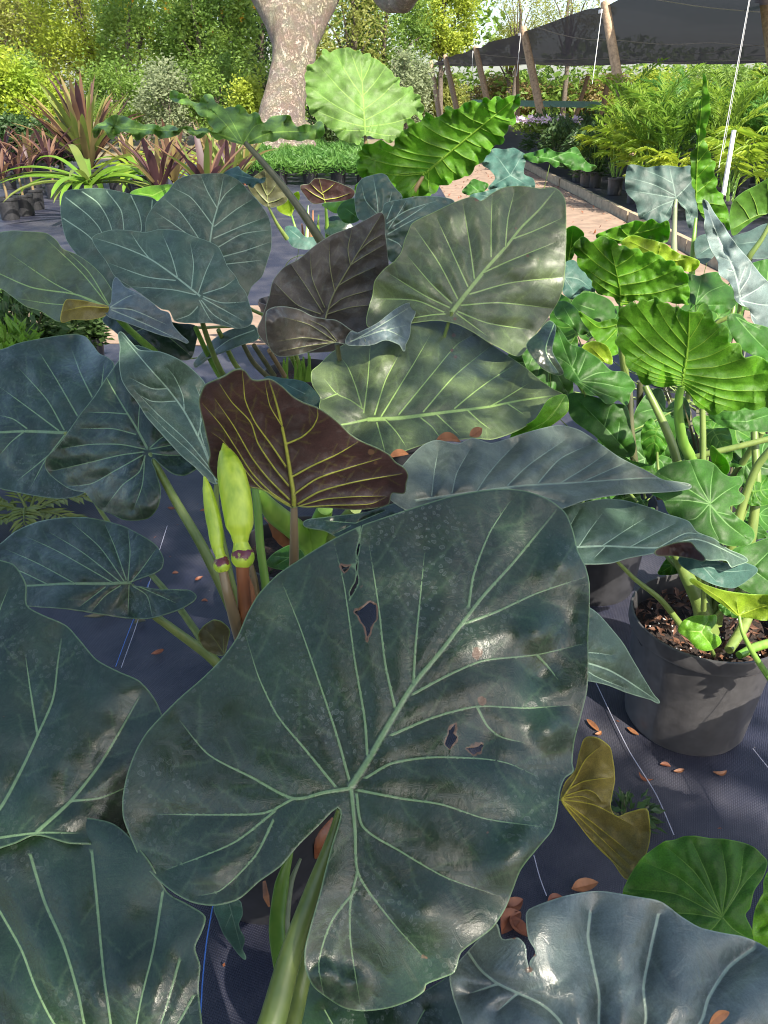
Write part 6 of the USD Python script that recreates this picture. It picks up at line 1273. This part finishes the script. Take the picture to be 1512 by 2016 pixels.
# reeds of dark hedge pots at far left
for k, (x, y) in enumerate([(8, 335), (45, 330), (85, 335)]):
    b = G(x, y); pot(b[0], b[1], ['black pot under the dark hedge at the left edge', 'second black pot under the dark hedge', 'third black pot under the dark hedge'][k], .22, .4, ribs=False)

# left middle: leafy bushes, fern
lb = [(30, 640, 4.4, .36, .50, 'fol_dark', 'dark leafy bush at the left edge under the wide leaf', (.07, .034)), (95, 628, 4.9, .34, .46, 'fol_lush', 'bushy plant with bright green leaflets beside it', (.08, .032)), (10, 690, 3.9, .22, .34, 'fol_strap', 'yellow-green tipped young plant at the left edge', (.10, .034)), (150, 668, 4.8, .22, .28, 'fol_dark', 'small dark bush next to the dirt strip', (.06, .03)), (-60, 620, 4.6, .4, .5, 'fol_dark', 'dark bush cut by the left edge', (.08, .034))]
for k, (px, py, d, R, H, m_, lab, lf) in enumerate(lb):
    b = P(px, py, d)
    bushy('leafy_bush', lab, (b[0], b[1], max(0, b[2] - .45)), R, H, m_, 900, lf, 90 + k, 'leafy bushes at the left')
    pot(b[0], b[1], 'black pot of the ' + lab, .17, .28, ribs=k == 3)
fb = G(62, 1030)
ft = thing('fern', 'yellow-green fern on the mat under the left leaves', 'fern', (fb[0], fb[1], .02))
for k in range(9):
    v, f = frond(.30, rng.uniform(25, 60), -25, 12, .085, .011, 300 + k, yaw=k * .7 + .2, vee=.1)
    put('frond', (v + [0, 0, .02], f), 'fol_fern', ft, world=False, smooth=False)
# low weeds between the pots at the stalks' feet
for k, (px, py, z, lab) in enumerate([(560, 1150, .25, 'tangle of small dark weeds at the foot of the tan stalk'), (1235, 1600, .03, 'tuft of small weeds under the olive yellow leaf')]):
    b = G(px, py, z)
    bushy('weed', lab, (b[0], b[1], z - .05), .09, .05, 'fol_dark', 130, (.03, .014), 120 + k, None, 'weed', .03)
# bark litter and perlite on the soil of the sunlit pot
r = np.random.default_rng(8)
n = 260; a = r.uniform(0, 6.28, n); q = .18 * np.sqrt(r.uniform(0, 1, n))
pp_ = np.stack([.88 + q * np.cos(a), 1.70 + q * np.sin(a), .318 + r.uniform(0, .006, n)], -1)
top('bark_chips', cards(pp_, .030, .011, seed=4, up=2), 'chip', 'bark chips and bits of straw on the soil of the sunlit pot', 'bark chips', kind='stuff', smooth=False)
a = r.uniform(0, 6.28, 60); q = .17 * np.sqrt(r.uniform(0, 1, 60))
bits = [trimesh.creation.icosphere(0, .0024).apply_translation((.88 + q[i] * math.cos(a[i]), 1.70 + q[i] * math.sin(a[i]), .322)) for i in range(60)]
mm = trimesh.util.concatenate(bits); top('perlite', (np.array(mm.vertices), np.array(mm.faces)), 'perlite', 'white perlite specks in the dark soil of the sunlit pot', 'perlite', kind='stuff', smooth=False)
r = np.random.default_rng(18)
n = 260
gp = np.stack([r.uniform(-1.6, 1.6, n), r.uniform(.3, 4.5, n), r.uniform(.014, .02, n)], -1)
top('litter_bits', cards(gp, .012, .006, seed=14, up=3), 'dry_red', 'fine crumbs of dead leaf strewn over the weed mat', 'leaf crumbs', kind='stuff', smooth=False)
gp = np.stack([r.uniform(1.1, 3.4, 900), r.uniform(6, 22, 900), r.uniform(.02, .03, 900)], -1)[:420]
top('path_litter', cards(gp, .06, .03, seed=15, up=3), 'dry_red', 'dead oak leaves strewn over the dirt path', 'leaf litter', kind='stuff', smooth=False)
